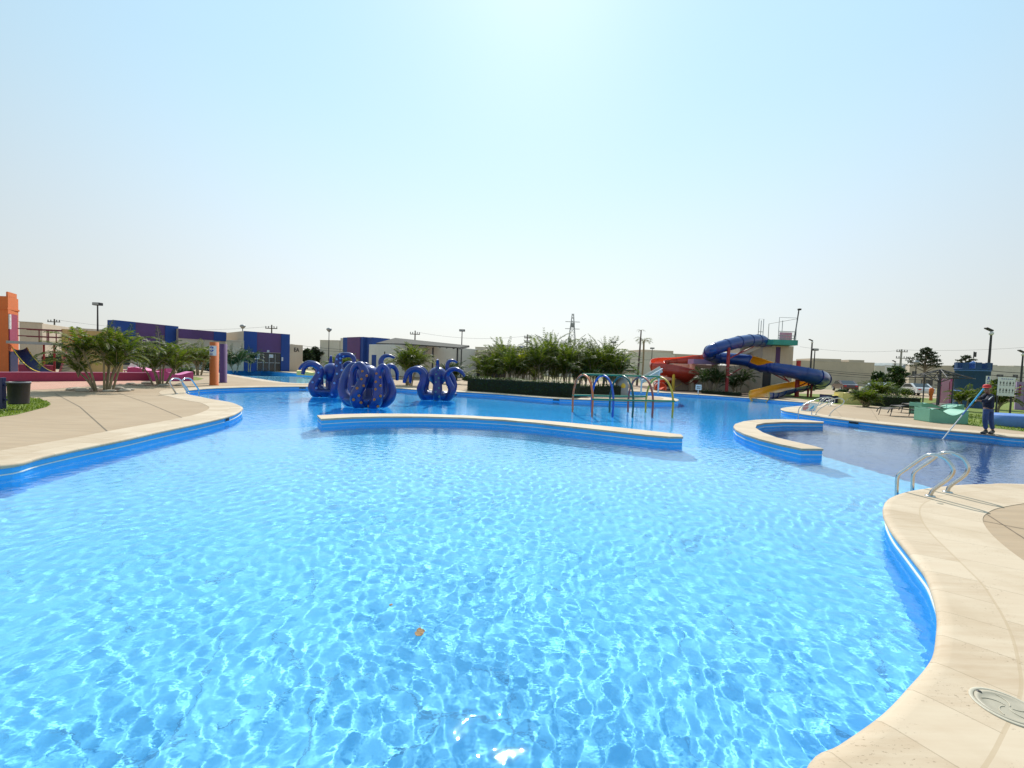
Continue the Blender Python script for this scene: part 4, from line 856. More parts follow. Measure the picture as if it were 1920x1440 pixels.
# ------------------------------------------------------------------ playground on the tan side
def play_castle():
    Y = 25.5; g_ = PY(30, 700, Y); root = thing('play_castle', 'orange castle play tower with railed walkway, yellow slide and sand wall', 'playground castle', (g_.x, Y, 0), world=True)
    A, B, C_ = PY(-75, 640, Y), PY(15.5, 640, Y), PY(35, 640, Y + 1.3); zt = PY(15, 555.5, Y).z; zm = PY(25, 549.5, Y + .6).z
    D = Vector((C_.x - 3.6, C_.y + 2.4, 0)); E_ = Vector((A.x - 2, A.y + 3.6, 0)); poly = [(A.x, A.y), (B.x, B.y), (C_.x, C_.y), (D.x, D.y), (E_.x, E_.y)]
    obj('tower_wall', MB().prism(poly, 0, zt), 'orange', root, bevel=.02)
    q = offset_ring(np.array(poly), .05); zb = PY(15, 578, Y).z; obj('moulding', MB().prism(q, zb - .06, zb + .04, bottom=True), 'orange', root)
    for a, b_, t0, t1 in ((B, C_, 0.0, .86), (A, B, .12, .30), (A, B, .50, .68), (D, C_, .2, .5)):
        p0, p1 = Vector(a).lerp(Vector(b_), t0), Vector(a).lerp(Vector(b_), t1); inw = Vector((sum(x for x, y in poly) / 5, sum(y for x, y in poly) / 5, 0)) - (p0 + p1) / 2; inw.z = 0; inw = inw.normalized() * .3
        obj('battlement', MB().prism([(p0.x, p0.y), (p1.x, p1.y), (p1.x + inw.x, p1.y + inw.y), (p0.x + inw.x, p0.y + inw.y)], zt - .02, zm, bottom=True), 'orange', root)
    nrm = Vector(((C_ - B).y, -(C_ - B).x, 0)).normalized() * .03
    def opening(name, pa, pb, ya, yb, m):
        fa, fb = (pa - 15.5) / 19.5, (pb - 15.5) / 19.5; a, b_ = Vector(B).lerp(Vector(C_), fa), Vector(B).lerp(Vector(C_), fb); z0, z1 = PY(25, yb, Y + .7).z, PY(25, ya, Y + .7).z
        mb = MB(); c = (a + b_) / 2; mb.bar((a.x, a.y, (z0 + z1) / 2), (b_.x, b_.y, (z0 + z1) / 2), .05, z1 - z0); mb = MB(); ang = math.atan2((b_ - a).y, (b_ - a).x)
        o = obj(name, MB().box((c.x + nrm.x, c.y + nrm.y, (z0 + z1) / 2), ((b_ - a).length, .05, z1 - z0), rz=ang), m, root)
    opening('window', 16.2, 31, 590, 640, 'maroon'); opening('window', 16, 19, 591, 618, 'white'); opening('doorway', 16.5, 31, 659, 697, 'navy')  # flat panels; their dark colour stands in for shaded recesses
    a, b_ = PY(11, 643, Y - .4), PY(118, 645, Y + .8); z1 = PY(60, 640.5, Y).z; z0 = PY(60, 645.5, Y).z
    dv = (b_ - a).normalized(); bk = Vector((-dv.y, dv.x, 0)) * 1.2
    obj('walkway_deck', MB().prism([(a.x, a.y), (b_.x, b_.y), (b_.x + bk.x, b_.y + bk.y), (a.x + bk.x, a.y + bk.y)], z0, z1, bottom=True), 'grey', root, bevel=.01)
    for s_ in (0, 1):
        mb = MB(); o_ = bk * (.05 + .9 * s_); aa, bb = PY(33, 643, Y + .1), PY(118, 645, Y + .8)
        for yy in (616.5, 630): za = PY(60, yy, Y).z; mb.tube([(aa.x + o_.x, aa.y + o_.y, za), (bb.x + o_.x, bb.y + o_.y, za)], .035, 6)
        za = PY(60, 616.5, Y).z
        for t in (.46, .67, .98): c = aa.lerp(bb, t); mb.tube([(c.x + o_.x, c.y + o_.y, z1), (c.x + o_.x, c.y + o_.y, za)], .028, 6)
        obj('railing', mb, 'railred', root)
    for px in (72, 92): c = PY(px, 645, Y + .5); obj('post', MB().tube([(c.x, c.y + .3, 0), (c.x, c.y + .3, z0)], .05, 8), 'redpost', root)
    # sand coloured wall with round holes
    a, b_ = PY(117, 645, Y + .8), PY(231, 655, Y + 3.2); zt2 = PY(125, 617, Y + .8).z; dv = (b_ - a); Ln = dv.length; dv.normalize(); bk = Vector((-dv.y, dv.x, 0)) * .25; th = math.atan2(dv.y, dv.x)
    obj('sand_wall', MB().prism([(a.x, a.y), (b_.x, b_.y), (b_.x + bk.x, b_.y + bk.y), (a.x + bk.x, a.y + bk.y)], 0, zt2), mat('sand_yellow_render', (.52, .36, .15), .85, .1, .7, .2, stain=.2), root, bevel=.03)
    for px, py in ((141, 634), (163, 636), (214, 640)):
        n_ = Vector((dv.y, -dv.x, 0)); d_ = ray(px, py); k = (a - EYE).dot(n_) / d_.dot(n_); c = EYE + d_ * k + n_ * .02
        Mx = Matrix((dv, Vector((0, 0, 1)), n_)).transposed(); mb = MB(); mb.lathe([(.19, 0), (.19, .06), (.26, .06), (.27, 0)], (0, 0, 0), 20); mb.v = [tuple(c + Mx @ Vector(v)) for v in mb.v]; o = obj('ring', mb, 'orange', root)
        mb = MB(); mb.lathe([(.001, .012), (.19, .012)], (0, 0, 0), 20); mb.v = [tuple(c + Mx @ Vector(v)) for v in mb.v]; obj('opening', mb, 'cream2', root)
    # climbing ramp of the sand wall
    p0, p1, p2, p3 = PY(112, 697, Y - .8), PY(146, 697, Y - .6), PY(146, 655, Y + .9), PY(128, 650, Y + .7)
    mb = MB(); dn = Vector((0, .08, -.05)); mb.add([p0, p1, p2, p3, p0 + dn, p1 + dn, p2 + dn, p3 + dn], [(0, 1, 2, 3), (7, 6, 5, 4), (0, 4, 5, 1), (1, 5, 6, 2), (2, 6, 7, 3), (3, 7, 4, 0)]); cr = obj('climbing_ramp', mb, 'rope', root)
    for k in range(1, 9):
        t = k / 9; obj('rope', MB().tube([p0.lerp(p3, t) - dn, p1.lerp(p2, t) - dn], .018, 5), 'wood', cr)
    obj('ramp_rail', MB().tube([p0, p3], .05, 6), 'redpost', cr)
    # yellow slide
    pp = [(37, 646, Y + .2), (42, 655, Y), (52, 668, Y - .3), (64, 680, Y - .7), (78, 689, Y - 1.1), (91, 693, Y - 1.5)]
    flume([(PY(x, y + 3, Yy), 80, 80, .33) for x, y, Yy in pp], ['navy', 'navy', 'yellow'], 'slide', root, n=3, seg=10)
    c0, c1 = PY(34, 697, Y + .2), PY(62, 697, Y - .2); z = PY(50, 684, Y).z; obj('step_block', MB().box(((c0.x + c1.x) / 2, Y + .6, z / 2), (c1.x - c0.x, .8, z)), 'maroon', root, bevel=.02)
play_castle()
# low maroon wall
a, b_, c_ = P(-240, 721), P(35, 716), P(318, 713.3); pl = [(a.x, a.y), (b_.x, b_.y), (c_.x, c_.y)]; bk = [(x - .05, y + .28) for x, y in pl][::-1]
rt = thing('low_wall', 'long low maroon wall between brick paving and play castle', 'wall', b_, world=True)
obj('wall_body', MB().prism(pl + bk, 0, .47), 'maroon', rt, bevel=.01); obj('cap', MB().prism([(x, y - .02) for x, y in pl] + [(x, y + .02) for x, y in bk], .47, .50, bottom=True), 'pinkpale', rt)
# wavy concrete loungers
def wave_bench(name, label, px, py, length, width, ang, m, group, z=0, amp=.2, base=.35, side=None):
    g_ = P(px, py); root = thing(name, label, 'wave bench', (g_.x, g_.y, 0), R(ang), group)
    n = 22; top = [((i / n - .5) * length, base + amp * (math.sin(i / n * 2 * math.pi * 1.15 + .4) * .5 + .5) + (.08 if i in (0,) else 0)) for i in range(n + 1)]
    prof = [(-length / 2, 0)] + top + [(length / 2, 0)]
    o = obj('bench_body', MB().profile(prof, (0, width / 2, 0), (0, -width / 2, 0)), side or m, root, bevel=.03)
    mb = MB()
    for (x0, z0), (x1, z1) in zip(top, top[1:]): mb.add([(x0, -width / 2 - .01, z0 + .012), (x1, -width / 2 - .01, z1 + .012), (x1, width / 2 + .01, z1 + .012), (x0, width / 2 + .01, z0 + .012)], [(0, 1, 2, 3)], 0, True)
    mb2 = MB(); mb2.v = mb.v; mb2.f = mb.f; mb2.m = mb.m; mb2.s = mb.s; obj('seat_surface', mb2, m, root); return root
GW = 'wavy moulded benches around the pools'
wave_bench('wave_bench', 'pink topped wavy bench with magenta sides at the end of the maroon wall', 322, 714, 2.0, .85, 60, 'pink', GW, base=.38, side='magenta')
wave_bench('wave_bench', 'long magenta sided wavy bench half hidden by the second palm clump', 283, 704, 2.6, .9, 8, 'pink', GW, amp=.24, side='magenta')
wave_bench('wave_bench', 'mint green wavy bench nearest the man with the pole', 1762, 791.3, 1.3, .95, -14, 'mint', GW, amp=.24, base=.32)
wave_bench('wave_bench', 'mint green wavy bench behind the other, against the hedge', 1754, 777.5, 1.9, .8, -8, 'mint', GW, amp=.22, base=.36)
wave_bench('wave_bench', 'pale yellow wavy bench by the leafy agave', 1598, 757, 1.8, 1.0, -8, 'yellowp', GW, amp=.26, base=.48)
wave_bench('wave_bench', 'dark navy sided wavy bench with pale yellow top', 1572, 755, 2.0, 1.0, 5, 'yellowp', GW, amp=.16, base=.34, side='navy')
wave_bench('wave_bench', 'small lime wavy bench on the far lawn seen under an octopus arm', 584, 704, 2.6, 1.0, 0, 'yellowp', GW, amp=.15, base=.3)
g_ = P(1912, 801.5); root = thing('round_bench', 'thick sky blue round bench on the lawn at the picture edge', 'bench', (g_.x + .35, g_.y + .35, 0))
obj('bench_body', MB().lathe([(.001, .0), (.86, .0), (.90, .04), (.90, .42), (.86, .47), (.80, .48), (.001, .48)], n=40), 'sky', root)
# orange wavy wall beyond the smaller pool
g0, g1 = P(366, 692), P(492, 694.5); dv = g1 - g0; n = 60; th = math.atan2(dv.y, dv.x)
rt = thing('wavy_wall', 'low orange wall with wavy top beside the smaller pool', 'wall', (g0.x, g0.y + .9, 0), th)
obj('wall_body', MB().profile([(0, 0)] + [(dv.length * i / n, .28 + .22 * (.5 + .5 * math.sin(i / n * 13))) for i in range(n + 1)][::1] + [(dv.length, 0)], (0, .15, 0), (0, -.15, 0)), 'orange', rt)
# pink and white reclined chairs behind the wall
gc = thing('pool_lounger', 'slatted pink framed lounger with raised white back', 'lounger', (0, 0, 0), group='pink loungers behind the maroon wall')
obj('seat', MB().box((0, .45, .32), (.56, 1.25, .05)), 'pink', gc); obj('backrest', MB().box((0, -.36, .60), (.56, .06, .75), M=Matrix.Rotation(R(28), 3, 'X')), 'white', gc)
for x in (-.24, .24):
    for y in (-.1, .95): obj('leg', MB().box((x, y, .15), (.05, .05, .30)), 'pink', gc)
lab = ('pink lounger with white back closest to the sand wall', 'second pink lounger counted from the sand wall', 'third pink lounger counted from the sand wall', 'pink lounger with white back closest to the magenta bench')
for k, px in enumerate((233, 240, 248, 257)):
    o = gc if k == 0 else copy_tree(gc); p_ = P(px, 702.5); o.location = (p_.x, p_.y, 0); o.rotation_euler.z = R(150); o['label'] = lab[k]
# litter bin on its post
bp = P(5, 767.5); cpos = P(34, 757); root = thing('litter_bin', 'black litter bin hung beside a navy post on the small lawn', 'litter bin', (bp.x, bp.y, 0), world=True)
obj('post', MB().box((bp.x, bp.y, PY(5, 708, bp.y).z / 2), (.10, .10, PY(5, 708, bp.y).z)), 'navy', root, bevel=.008)
zb, zt_ = PY(34, 757, bp.y + .02).z, PY(34, 716, bp.y + .02).z; cx = PY(33.5, 735, bp.y).x; w_ = (PY(57, 718, bp.y).x - PY(13, 718, bp.y).x) / 2 * .70
mb = MB().lathe([(.001, zb), (w_ * .86, zb), (w_ * .88, zb + .03), (w_ * .98, zt_ - .05), (w_ * 1.03, zt_ - .05), (w_ * 1.03, zt_), (w_ * .97, zt_), (w_ * .84, zb + .06), (.001, zb + .05)], (cx, bp.y + .02, 0), 32); obj('bin_body', mb, 'plastic', root)
obj('liner_rim', MB().lathe([(w_ * 1.035, zt_ - .012), (w_ * 1.045, zt_ + .006), (w_ * .98, zt_ + .008)], (cx, bp.y + .02, 0), 32), 'grey', root)
for z in (zb + .1, zt_ - .1): obj('bracket', MB().bar((bp.x, bp.y, z), (cx - w_ * .8, bp.y + .02, z), .03, .05), 'navy', root)
# coloured posts by the pool corner
def colpost(px, base_y, top_y, rad, m, label, sign=False):
    b_ = P(px, base_y); z = PY(px, top_y, b_.y).z; root = thing('shower_post', label, 'post', (b_.x, b_.y, 0)); obj('post_body', MB().lathe([(rad + .02, 0), (rad + .02, .04), (rad, .05), (rad, z), (.001, z)], n=28), m, root)
    if sign:
        rr = rad + .012; zt_, zb = PY(px, 648.5, b_.y).z, PY(px, 667, b_.y).z; mb = MB(); vs = []; n = 14
        for i in range(n + 1):
            a = R(-90 - 62 + 124 * i / n); vs += [(rr * math.cos(a), rr * math.sin(a), zb), (rr * math.cos(a), rr * math.sin(a), zt_)]
        mb.add(vs, [(2 * i, 2 * i + 2, 2 * i + 3, 2 * i + 1) for i in range(n)], 0, True); sg = obj('sign_plate', mb, 'white', root)
        mb = MB(); zc = zb + (zt_ - zb) * .66; rc = (zt_ - zb) * .27; vs = [(0, -rr - .012, zc)] + [(rc * .85 * math.cos(t), -rr - .012 + abs(math.cos(t)) ** 2 * .05, zc + rc * math.sin(t)) for t in np.linspace(0, 2 * math.pi, 24, endpoint=False)]
        mb.add(vs, [(0, i + 1, (i + 1) % 24 + 1) for i in range(24)]); obj('blue_disc', mb, 'signblue', sg)
        mb = MB().sphere((0, -rr - .018, zc + rc * .45), (rc * .17, .01, rc * .17), 10, 6); mb.box((0, -rr - .018, zc - rc * .02), (rc * .42, .01, rc * .55)); mb.box((0, -rr - .018, zc - rc * .5), (rc * .24, .01, rc * .5)); obj('figure_pictogram', mb, 'white', sg)
        for k in range(2): obj('text_line', MB().box((0, -rr - .01, zb + .05 + .06 * k), (rc * 1.1, .01, .022)), 'signblue', sg)
colpost(401.2, 722.3, 641.5, .215, 'orange', 'orange round post with white and blue figure sign', True)
colpost(418.4, 717.5, 645, .20, 'purple', 'purple round post beside the orange sign post')
# far lamps, poles and wires
def lamp(px, top_y, h, label, kind=0, lean=0.0, rad=.07, pend=None):
    a = P(px, top_y, h); root = thing('lamp_post', label, 'lamp post', (a.x, a.y, 0), group='lamp posts round the pool grounds')
    obj('pole', MB().tube([(-lean, 0, 0), (0, 0, h)], [rad * 1.3, rad * .8], 10), 'dark', root); obj('base', MB().box((-lean, 0, .06), (.4, .4, .12)), 'conc', root)
    if kind == 0:
        obj('lamp_head', MB().box((0, 0, h + .10), (.72, .42, .28)), 'dark', root, bevel=.04); obj('lens', MB().box((0, -.22, h + .10), (.6, .03, .2)), 'grey', root)
    elif kind == 1:
        obj('lamp_head', MB().lathe([(.05, 0), (.30, .25), (.42, .42), (.34, .62), (.1, .70), (.001, .70)], (0, 0, h), 16), 'grey', root)
    else:
        obj('lamp_head', MB().box((-.20, 0, h + .16), (.52, .24, .11), M=Matrix.Rotation(R(22), 3, 'Y')), 'dark', root, bevel=.03); obj('globe', MB().sphere((0, 0, h - .12), .14, 12, 8), 'white', root)
lamp(183, 572, 6.2, 'tall lamp post with flat double head behind the first palm clump')
lamp(455, 617, 6.0, 'lamp post beside the blue edge of the changing rooms', 1)
lamp(617, 623, 6.0, 'thin lamp post in front of the pale two storey block', 1, rad=.06)
lamp(866.5, 621, 6.0, 'lamp post with boxy head over the tan terrace')
lamp(1150.5, 643, 6.0, 'slim lamp post rising beyond the last hedge palm')
lamp(1223, 654, 6.0, 'lamp post standing behind the curl of the red slide')
lamp(1523, 640, 6.4, 'tall lamp post with angled head over the blue slide bend', 2, rad=.10)
lamp(1528, 657, 5.2, 'shorter lamp post right beside the taller one at the blue slide bend', 0, rad=.07)
lamp(1859, 622, 5.4, 'tall dark lamp post rising behind the man with the pole', 2, rad=.075)
lamp(1918.5, 662, 4.6, 'dark lamp post at the picture edge past the pictogram board', 2, rad=.075)
lamp(1678.5, 679, 4.6, 'short dark post with small head in front of the white house', 2, rad=.10)
lamp(1718, 684, 4.4, 'pale thin lamp post before the sandstone house', 1, rad=.07)
def upole(px, top_y, h, label, arms, rad=.16, m='wood', trans=False):
    a = P(px, top_y, h); root = thing('utility_pole', label, 'utility pole', (a.x, a.y, 0), group='utility poles beyond the grounds')
    obj('pole', MB().tube([(0, 0, 0), (0, 0, h)], [rad * 1.3, rad * .8], 8), m, root); ends = []
    for z, wd in arms:
        ar = obj('crossarm', MB().box((0, -.15, h - z), (wd, .16, .18)), m, root)
        for k in range(-2, 3):
            if k: x = k * wd / 4.3; obj('insulator', MB().lathe([(.04, 0), (.10, .12), (.06, .2), (.11, .32), (.001, .42)], (x, -.15, h - z + .09), 8), 'dark', ar); ends.append(Vector((a.x + x, a.y - .15, h - z + .5)))
    if trans: obj('transformer', MB().lathe([(.001, 0), (.42, 0), (.42, 1.2), (.2, 1.35), (.001, 1.35)], (.55, -.2, h - 5.2), 14), 'grey', root)
    return ends
e0 = upole(102, 598, 9, 'utility pole with wide crossarm above the walkway rails', ((.7, 2.9),))
e1 = upole(509.5, 609, 9, 'utility pole showing over the purple changing room roof', ((.8, 2.6),))
e2 = upole(778.5, 620, 9, 'utility pole poking up above the sheet metal roof', ((.8, 2.2),))
e3 = upole(989, 627, 9, 'utility pole rising out of the hedge palms', ((.8, 1.4), (1.8, 1.2)))
e4 = upole(1690.5, 655, 9.5, 'big utility pole with two crossarms and transformer by the white house', ((.6, 2.7), (2.2, 2.7)), .22, 'conc', True)
e5 = upole(1152, 664, 6.5, 'small service pole by the thin lamp beyond the hedge palms', ((.5, 1.0),), .1)
def wire(a, b_, sag, label, r=.022):
    a, b_ = Vector(a), Vector(b_); pts = [a.lerp(b_, t) - Vector((0, 0, sag * 4 * t * (1 - t))) for t in np.linspace(0, 1, 18)]; o = obj('overhead_wire', MB().tube(pts, r, 5), 'dark'); tag(o, label, 'wire', 'overhead wires')
wire(PY(545, 645, 70), PY(660, 656, 66), .15, 'thin overhead wire crossing the pale two storey block, upper one'); wire(PY(545, 650, 70), PY(660, 660, 66), .15, 'thin overhead wire crossing the pale two storey block, lower one')
wire(PY(1160, 673, 85), PY(1262, 674.5, 80), .1, 'overhead wire in front of the beige row house behind the red slide', .03)
wire(PY(1480, 686, 75), PY(1840, 705, 62), .6, 'upper overhead wire running past the blank walled house', .03); wire(PY(1480, 689.5, 75), PY(1840, 708, 62), .6, 'middle overhead wire running past the blank walled house', .045); wire(PY(1480, 694, 75), PY(1840, 712, 62), .6, 'lower overhead wire running past the blank walled house', .03)
wire(e4[0], PY(2050, 640, 80), .8, 'high wire leaving the big utility pole over the castle tower', .02); wire(e4[3], PY(1500, 650, 100), .8, 'high wire leaving the big utility pole over the blank wall', .02)
wire(PY(1830, 692, 52), PY(1990, 700, 50), .2, 'overhead wire behind the pictogram board and tall lamp', .035); wire(PY(1830, 700, 52), PY(1990, 708, 50), .2, 'lower overhead wire behind the pictogram board and tall lamp', .035)
wire(e1[2], e0[2], 1.5, 'faint long wire over the clubhouse roofs', .02); wire(e2[2], e3[2], 1.0, 'faint long wire over the tan terrace', .02)
# lattice transmission tower
def pylon():
    Y = 250; b_ = PY(1070, 690, Y); h = PY(1072, 588, Y).z; root = thing('transmission_tower', 'tall steel lattice transmission tower far beyond the hedge palms', 'pylon', (b_.x, Y, 0)); mb = MB(); W = lambda z: 3.4 * (1 - z / h) ** 1.1 + .45; n = 12
    zs = [h * (1 - (1 - i / n) ** 1.25) for i in range(n + 1)]
    for sx in (-1, 1):
        for sy in (-1, 1):
            for z0, z1 in zip(zs, zs[1:]): mb.bar((sx * W(z0), sy * W(z0), z0), (sx * W(z1), sy * W(z1), z1), .2)
    for z0, z1 in zip(zs, zs[1:]):
        for sx, sy, tx, ty in ((-1, -1, 1, -1), (1, -1, -1, -1), (-1, 1, 1, 1), (1, 1, -1, 1), (-1, -1, -1, 1), (1, -1, 1, 1)): mb.bar((sx * W(z0), sy * W(z0), z0), (tx * W(z1), ty * W(z1), z1), .12)
    obj('lattice', mb, 'grey', root)
    for z in (h * .74, h * .86): obj('crossarm', MB().bar((-4.2, 0, z), (4.2, 0, z), .3), 'grey', root)
    obj('antenna', MB().box((0, -.6, h * .80), (2.4, .6, 2.6)), 'grey', root)
pylon()

# ------------------------------------------------------------------ planting
def frond(mb, base, az, L_, e0, e1, nl, ll, rnd, wind=0.0):
    n = 9; p = Vector(base); pts = [p.copy()]; cur = az
    for i in range(n):
        e = R(e0 + (e1 - e0) * ((i + .5) / n) ** 1.15); cur = az + wind * (i / n); p = p + Vector((math.cos(cur) * math.cos(e), math.sin(cur) * math.cos(e), math.sin(e))) * (L_ / n); pts.append(p.copy())
    mb.tube(pts, [.014 * (1 - i / (n + 1)) + .003 for i in range(n + 1)], 4, mat=1, cap=False)
    for i in range(nl):
        t = .14 + .86 * (i + .5) / nl; q = t * n; k = min(int(q), n - 1); b_ = pts[k].lerp(pts[k + 1], q - k); T = (pts[k + 1] - pts[k]).normalized(); S = T.cross(Vector((0, 0, 1))); S = S.normalized() if S.length > .01 else Vector((1, 0, 0)); U = S.cross(T)
        l = ll * (.45 + .75 * math.sin(math.pi * min(1, t * .9 + .08))) * rnd.uniform(.8, 1.15); w_ = .023 * rnd.uniform(.9, 1.3) * (L_ / 1.4) ** .5
        for sd in (-1, 1):
            d = (S * sd * .78 + T * .85 + U * rnd.uniform(.05, .25)).normalized(); tip = b_ + d * l - Vector((0, 0, l * rnd.uniform(.15, .32))); mid = b_ + d * l * .5 + Vector((0, 0, .01)); wv = T * w_
            mb.add([b_, mid + wv, tip, mid - wv], [(0, 1, 2, 3)])
def palm_clump(label, px, base_py, top_py, width_px, stems, group, seed, Y=None, upright=0, leafm='leaf', wind=0.0, spears=1, name='palm_clump', trunk_frac=.42, straight=.25):
    rnd = random.Random(seed)
    if Y is None: g_ = P(px, base_py)
    else: g_ = PY(px, 690, Y); g_.z = 0
    top = PY(px, top_py, g_.y).z; wd = (PY(px + width_px / 2, 690, g_.y) - PY(px - width_px / 2, 690, g_.y)).length
    root = thing(name, label, 'palm', (g_.x, g_.y, 0), group=group); H = top; crown = MB(); fl = H * (1 - trunk_frac) * .95
    for k in range(stems):
        a = k * 2.399 + rnd.uniform(-.4, .4); rr = wd * (.04 + .08 * rnd.random()); hh = H * trunk_frac * rnd.uniform(.55, 1.4 if not upright else 1.6); out = wd * rnd.uniform(.03, .17) * (straight * 4)
        b0 = Vector((math.cos(a) * rr, math.sin(a) * rr, 0)); b1 = b0 + Vector((math.cos(a) * out * .5, math.sin(a) * out * .5, hh * .6)); b2 = b0 + Vector((math.cos(a) * out, math.sin(a) * out, hh))
        obj('trunk', MB().tube(catmull([b0, b1, b2], 4), [.045 * (1 - .05 * i) for i in range(9)], 7), 'palmstem', root)
        nf = rnd.randint(6, 7) if upright else rnd.randint(8, 9)
        for j in range(nf):
            az = j * 2.399 + rnd.uniform(-.3, .3) + a; up = (j + .5) / nf; L_ = fl * rnd.uniform(.92, 1.22); reach = wd * .72; e0 = 70 + 16 * up; e1 = -60 + 92 * up
            hor = .62 - .35 * up
            if upright: e0 = 72 + 15 * up; e1 = -58 + 104 * up; L_ *= 1.12; hor = .55 - .38 * up; reach = wd * .85
            if L_ * hor > reach: L_ = max(.5, reach / hor)
            frond(crown, b2 + Vector((0, 0, rnd.uniform(-.10 * H, .02))), az, L_, e0 - 6 * rnd.random(), e1, 24, .23 * L_ ** .6 + .08, rnd, wind)
        for j in range(rnd.randint(0, spears)): frond(crown, b2, rnd.uniform(0, 6.28), fl * rnd.uniform(.95, 1.15), 88, 66, 13, .22, rnd, wind)
    o = obj('crown', crown, [leafm, 'palmstem'], root); return root
GP = 'palm clumps planted around the pools'
palm_clump('largest palm clump at the brick paving, golden crown and many pale stems', 196, 733, 619, 128, 9, GP, 3, leafm='leaf', spears=1, trunk_frac=.45, straight=.3)
palm_clump('palm clump beyond the rounded pool corner with steel handrails', 301, 722, 621, 108, 7, GP, 8, trunk_frac=.42, straight=.34)
palm_clump('dense palm clump partly behind the orange sign post', 372, 0, 640, 56, 6, GP, 11, Y=36, trunk_frac=.3)
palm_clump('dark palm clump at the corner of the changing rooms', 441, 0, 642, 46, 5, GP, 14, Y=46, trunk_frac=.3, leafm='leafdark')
palm_clump('low palm clump before the purple and blue clubhouse wing', 343, 0, 645, 44, 5, GP, 16, Y=40, trunk_frac=.3)
palm_clump('small drooping palm clump against the blue wall of the changing rooms', 466, 0, 652, 26, 4, GP, 17, Y=48.5, trunk_frac=.35, leafm='leafdark')
palm_clump('bright bushy palm clump behind the lone octopus', 766, 722.5, 641, 74, 9, GP, 21, trunk_frac=.42, straight=.22)
palm_clump('dark low palm clump in front of the tan terrace', 846, 0, 676, 52, 6, GP, 23, Y=37, leafm='leafdark', trunk_frac=.25)
palm_clump('dim palm clump under the sheet metal roof edge', 640, 0, 660, 44, 5, GP, 25, Y=40, trunk_frac=.35)
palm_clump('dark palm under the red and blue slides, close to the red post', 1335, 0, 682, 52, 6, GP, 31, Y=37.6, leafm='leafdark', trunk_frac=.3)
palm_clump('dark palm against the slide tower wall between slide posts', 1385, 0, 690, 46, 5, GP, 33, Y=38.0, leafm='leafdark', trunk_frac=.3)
ords = ('first', 'second', 'third', 'fourth', 'fifth', 'sixth', 'seventh', 'eighth', 'ninth', 'tenth', 'eleventh', 'twelfth', 'thirteenth', 'fourteenth', 'fifteenth', 'sixteenth')
hp = [(908, 672, 34), (925, 656, 38), (944, 640, 40), (962, 652, 36), (978, 660, 34), (992, 655, 36), (1008, 648, 38), (1028, 636, 40), (1046, 640, 40), (1064, 646, 38), (1080, 660, 32), (1096, 656, 36), (1111, 652, 36), (1129, 645, 40), (1144, 656, 36), (1156, 668, 30)]
for k, (px, ty, wd) in enumerate(hp):
    palm_clump('%s palm of the planted row behind the dark hedge, counted from the octopuses' % ords[k], px, 0, ty, wd * 1.12, 4 + k % 2, 'row of palms behind the dark hedge', 50 + k, Y=29.5 + (k % 3) * 1.1, upright=1, wind=.7 if k % 2 else .3, spears=4, trunk_frac=.36, straight=.3, leafm='leaf' if k % 4 else 'leafyel' if k == 4 else 'leaf')
palm_clump('short palm clump on the lawn in front of the blue castle tower', 1806, 771, 724, 50, 4, GP, 41, trunk_frac=.42, straight=.4)
palm_clump('palm beside the pictogram board behind the man', 1863, 783, 706, 36, 4, GP, 43, trunk_frac=.5, straight=.25)
palm_clump('low leafy palm by the yellow wavy bench', 1622, 763, 728, 40, 6, GP, 44, trunk_frac=.2)
palm_clump('small palm at the hedge end near the white house', 1652, 0, 706, 32, 5, GP, 46, Y=36, trunk_frac=.25)
# tall thin wind-blown palm
g_ = PY(1204, 690, 52); top = PY(1205, 640, 52).z; rt = thing('tall_palm', 'tall thin palm with small windblown crown against the sky', 'palm', (g_.x, g_.y, 0)); rnd = random.Random(5)
obj('trunk', MB().tube(catmull([(0, 0, 0), (.1, 0, top * .5), (0.05, 0, top)], 5), .11, 8), 'palmstem', rt); cm = MB()
for j in range(15): frond(cm, (0.05, 0, top), j * 2.4, 1.25 * rnd.uniform(.8, 1.1), rnd.uniform(20, 75), rnd.uniform(-75, -40), 12, .34, rnd, .3)
obj('crown', cm, ['leaf', 'palmstem'], rt)
g_ = PY(1198, 690, 50); top = PY(1197.5, 619, 50).z; rt = thing('dead_palm_trunk', 'dark bare pole-like palm trunk beside the tall thin palm', 'palm trunk', (g_.x, g_.y, 0)); obj('trunk', MB().tube([(-.15, 0, 0), (0, 0, top * .6), (.05, 0, top)], [.14, .11, .07], 8), 'wood', rt)
cm = MB()
for j in range(4): frond(cm, (0, 0, top * .98), j * 1.7, .7, 60, -80, 7, .14, rnd)
obj('crown', cm, ['leafdark', 'palmstem'], rt)
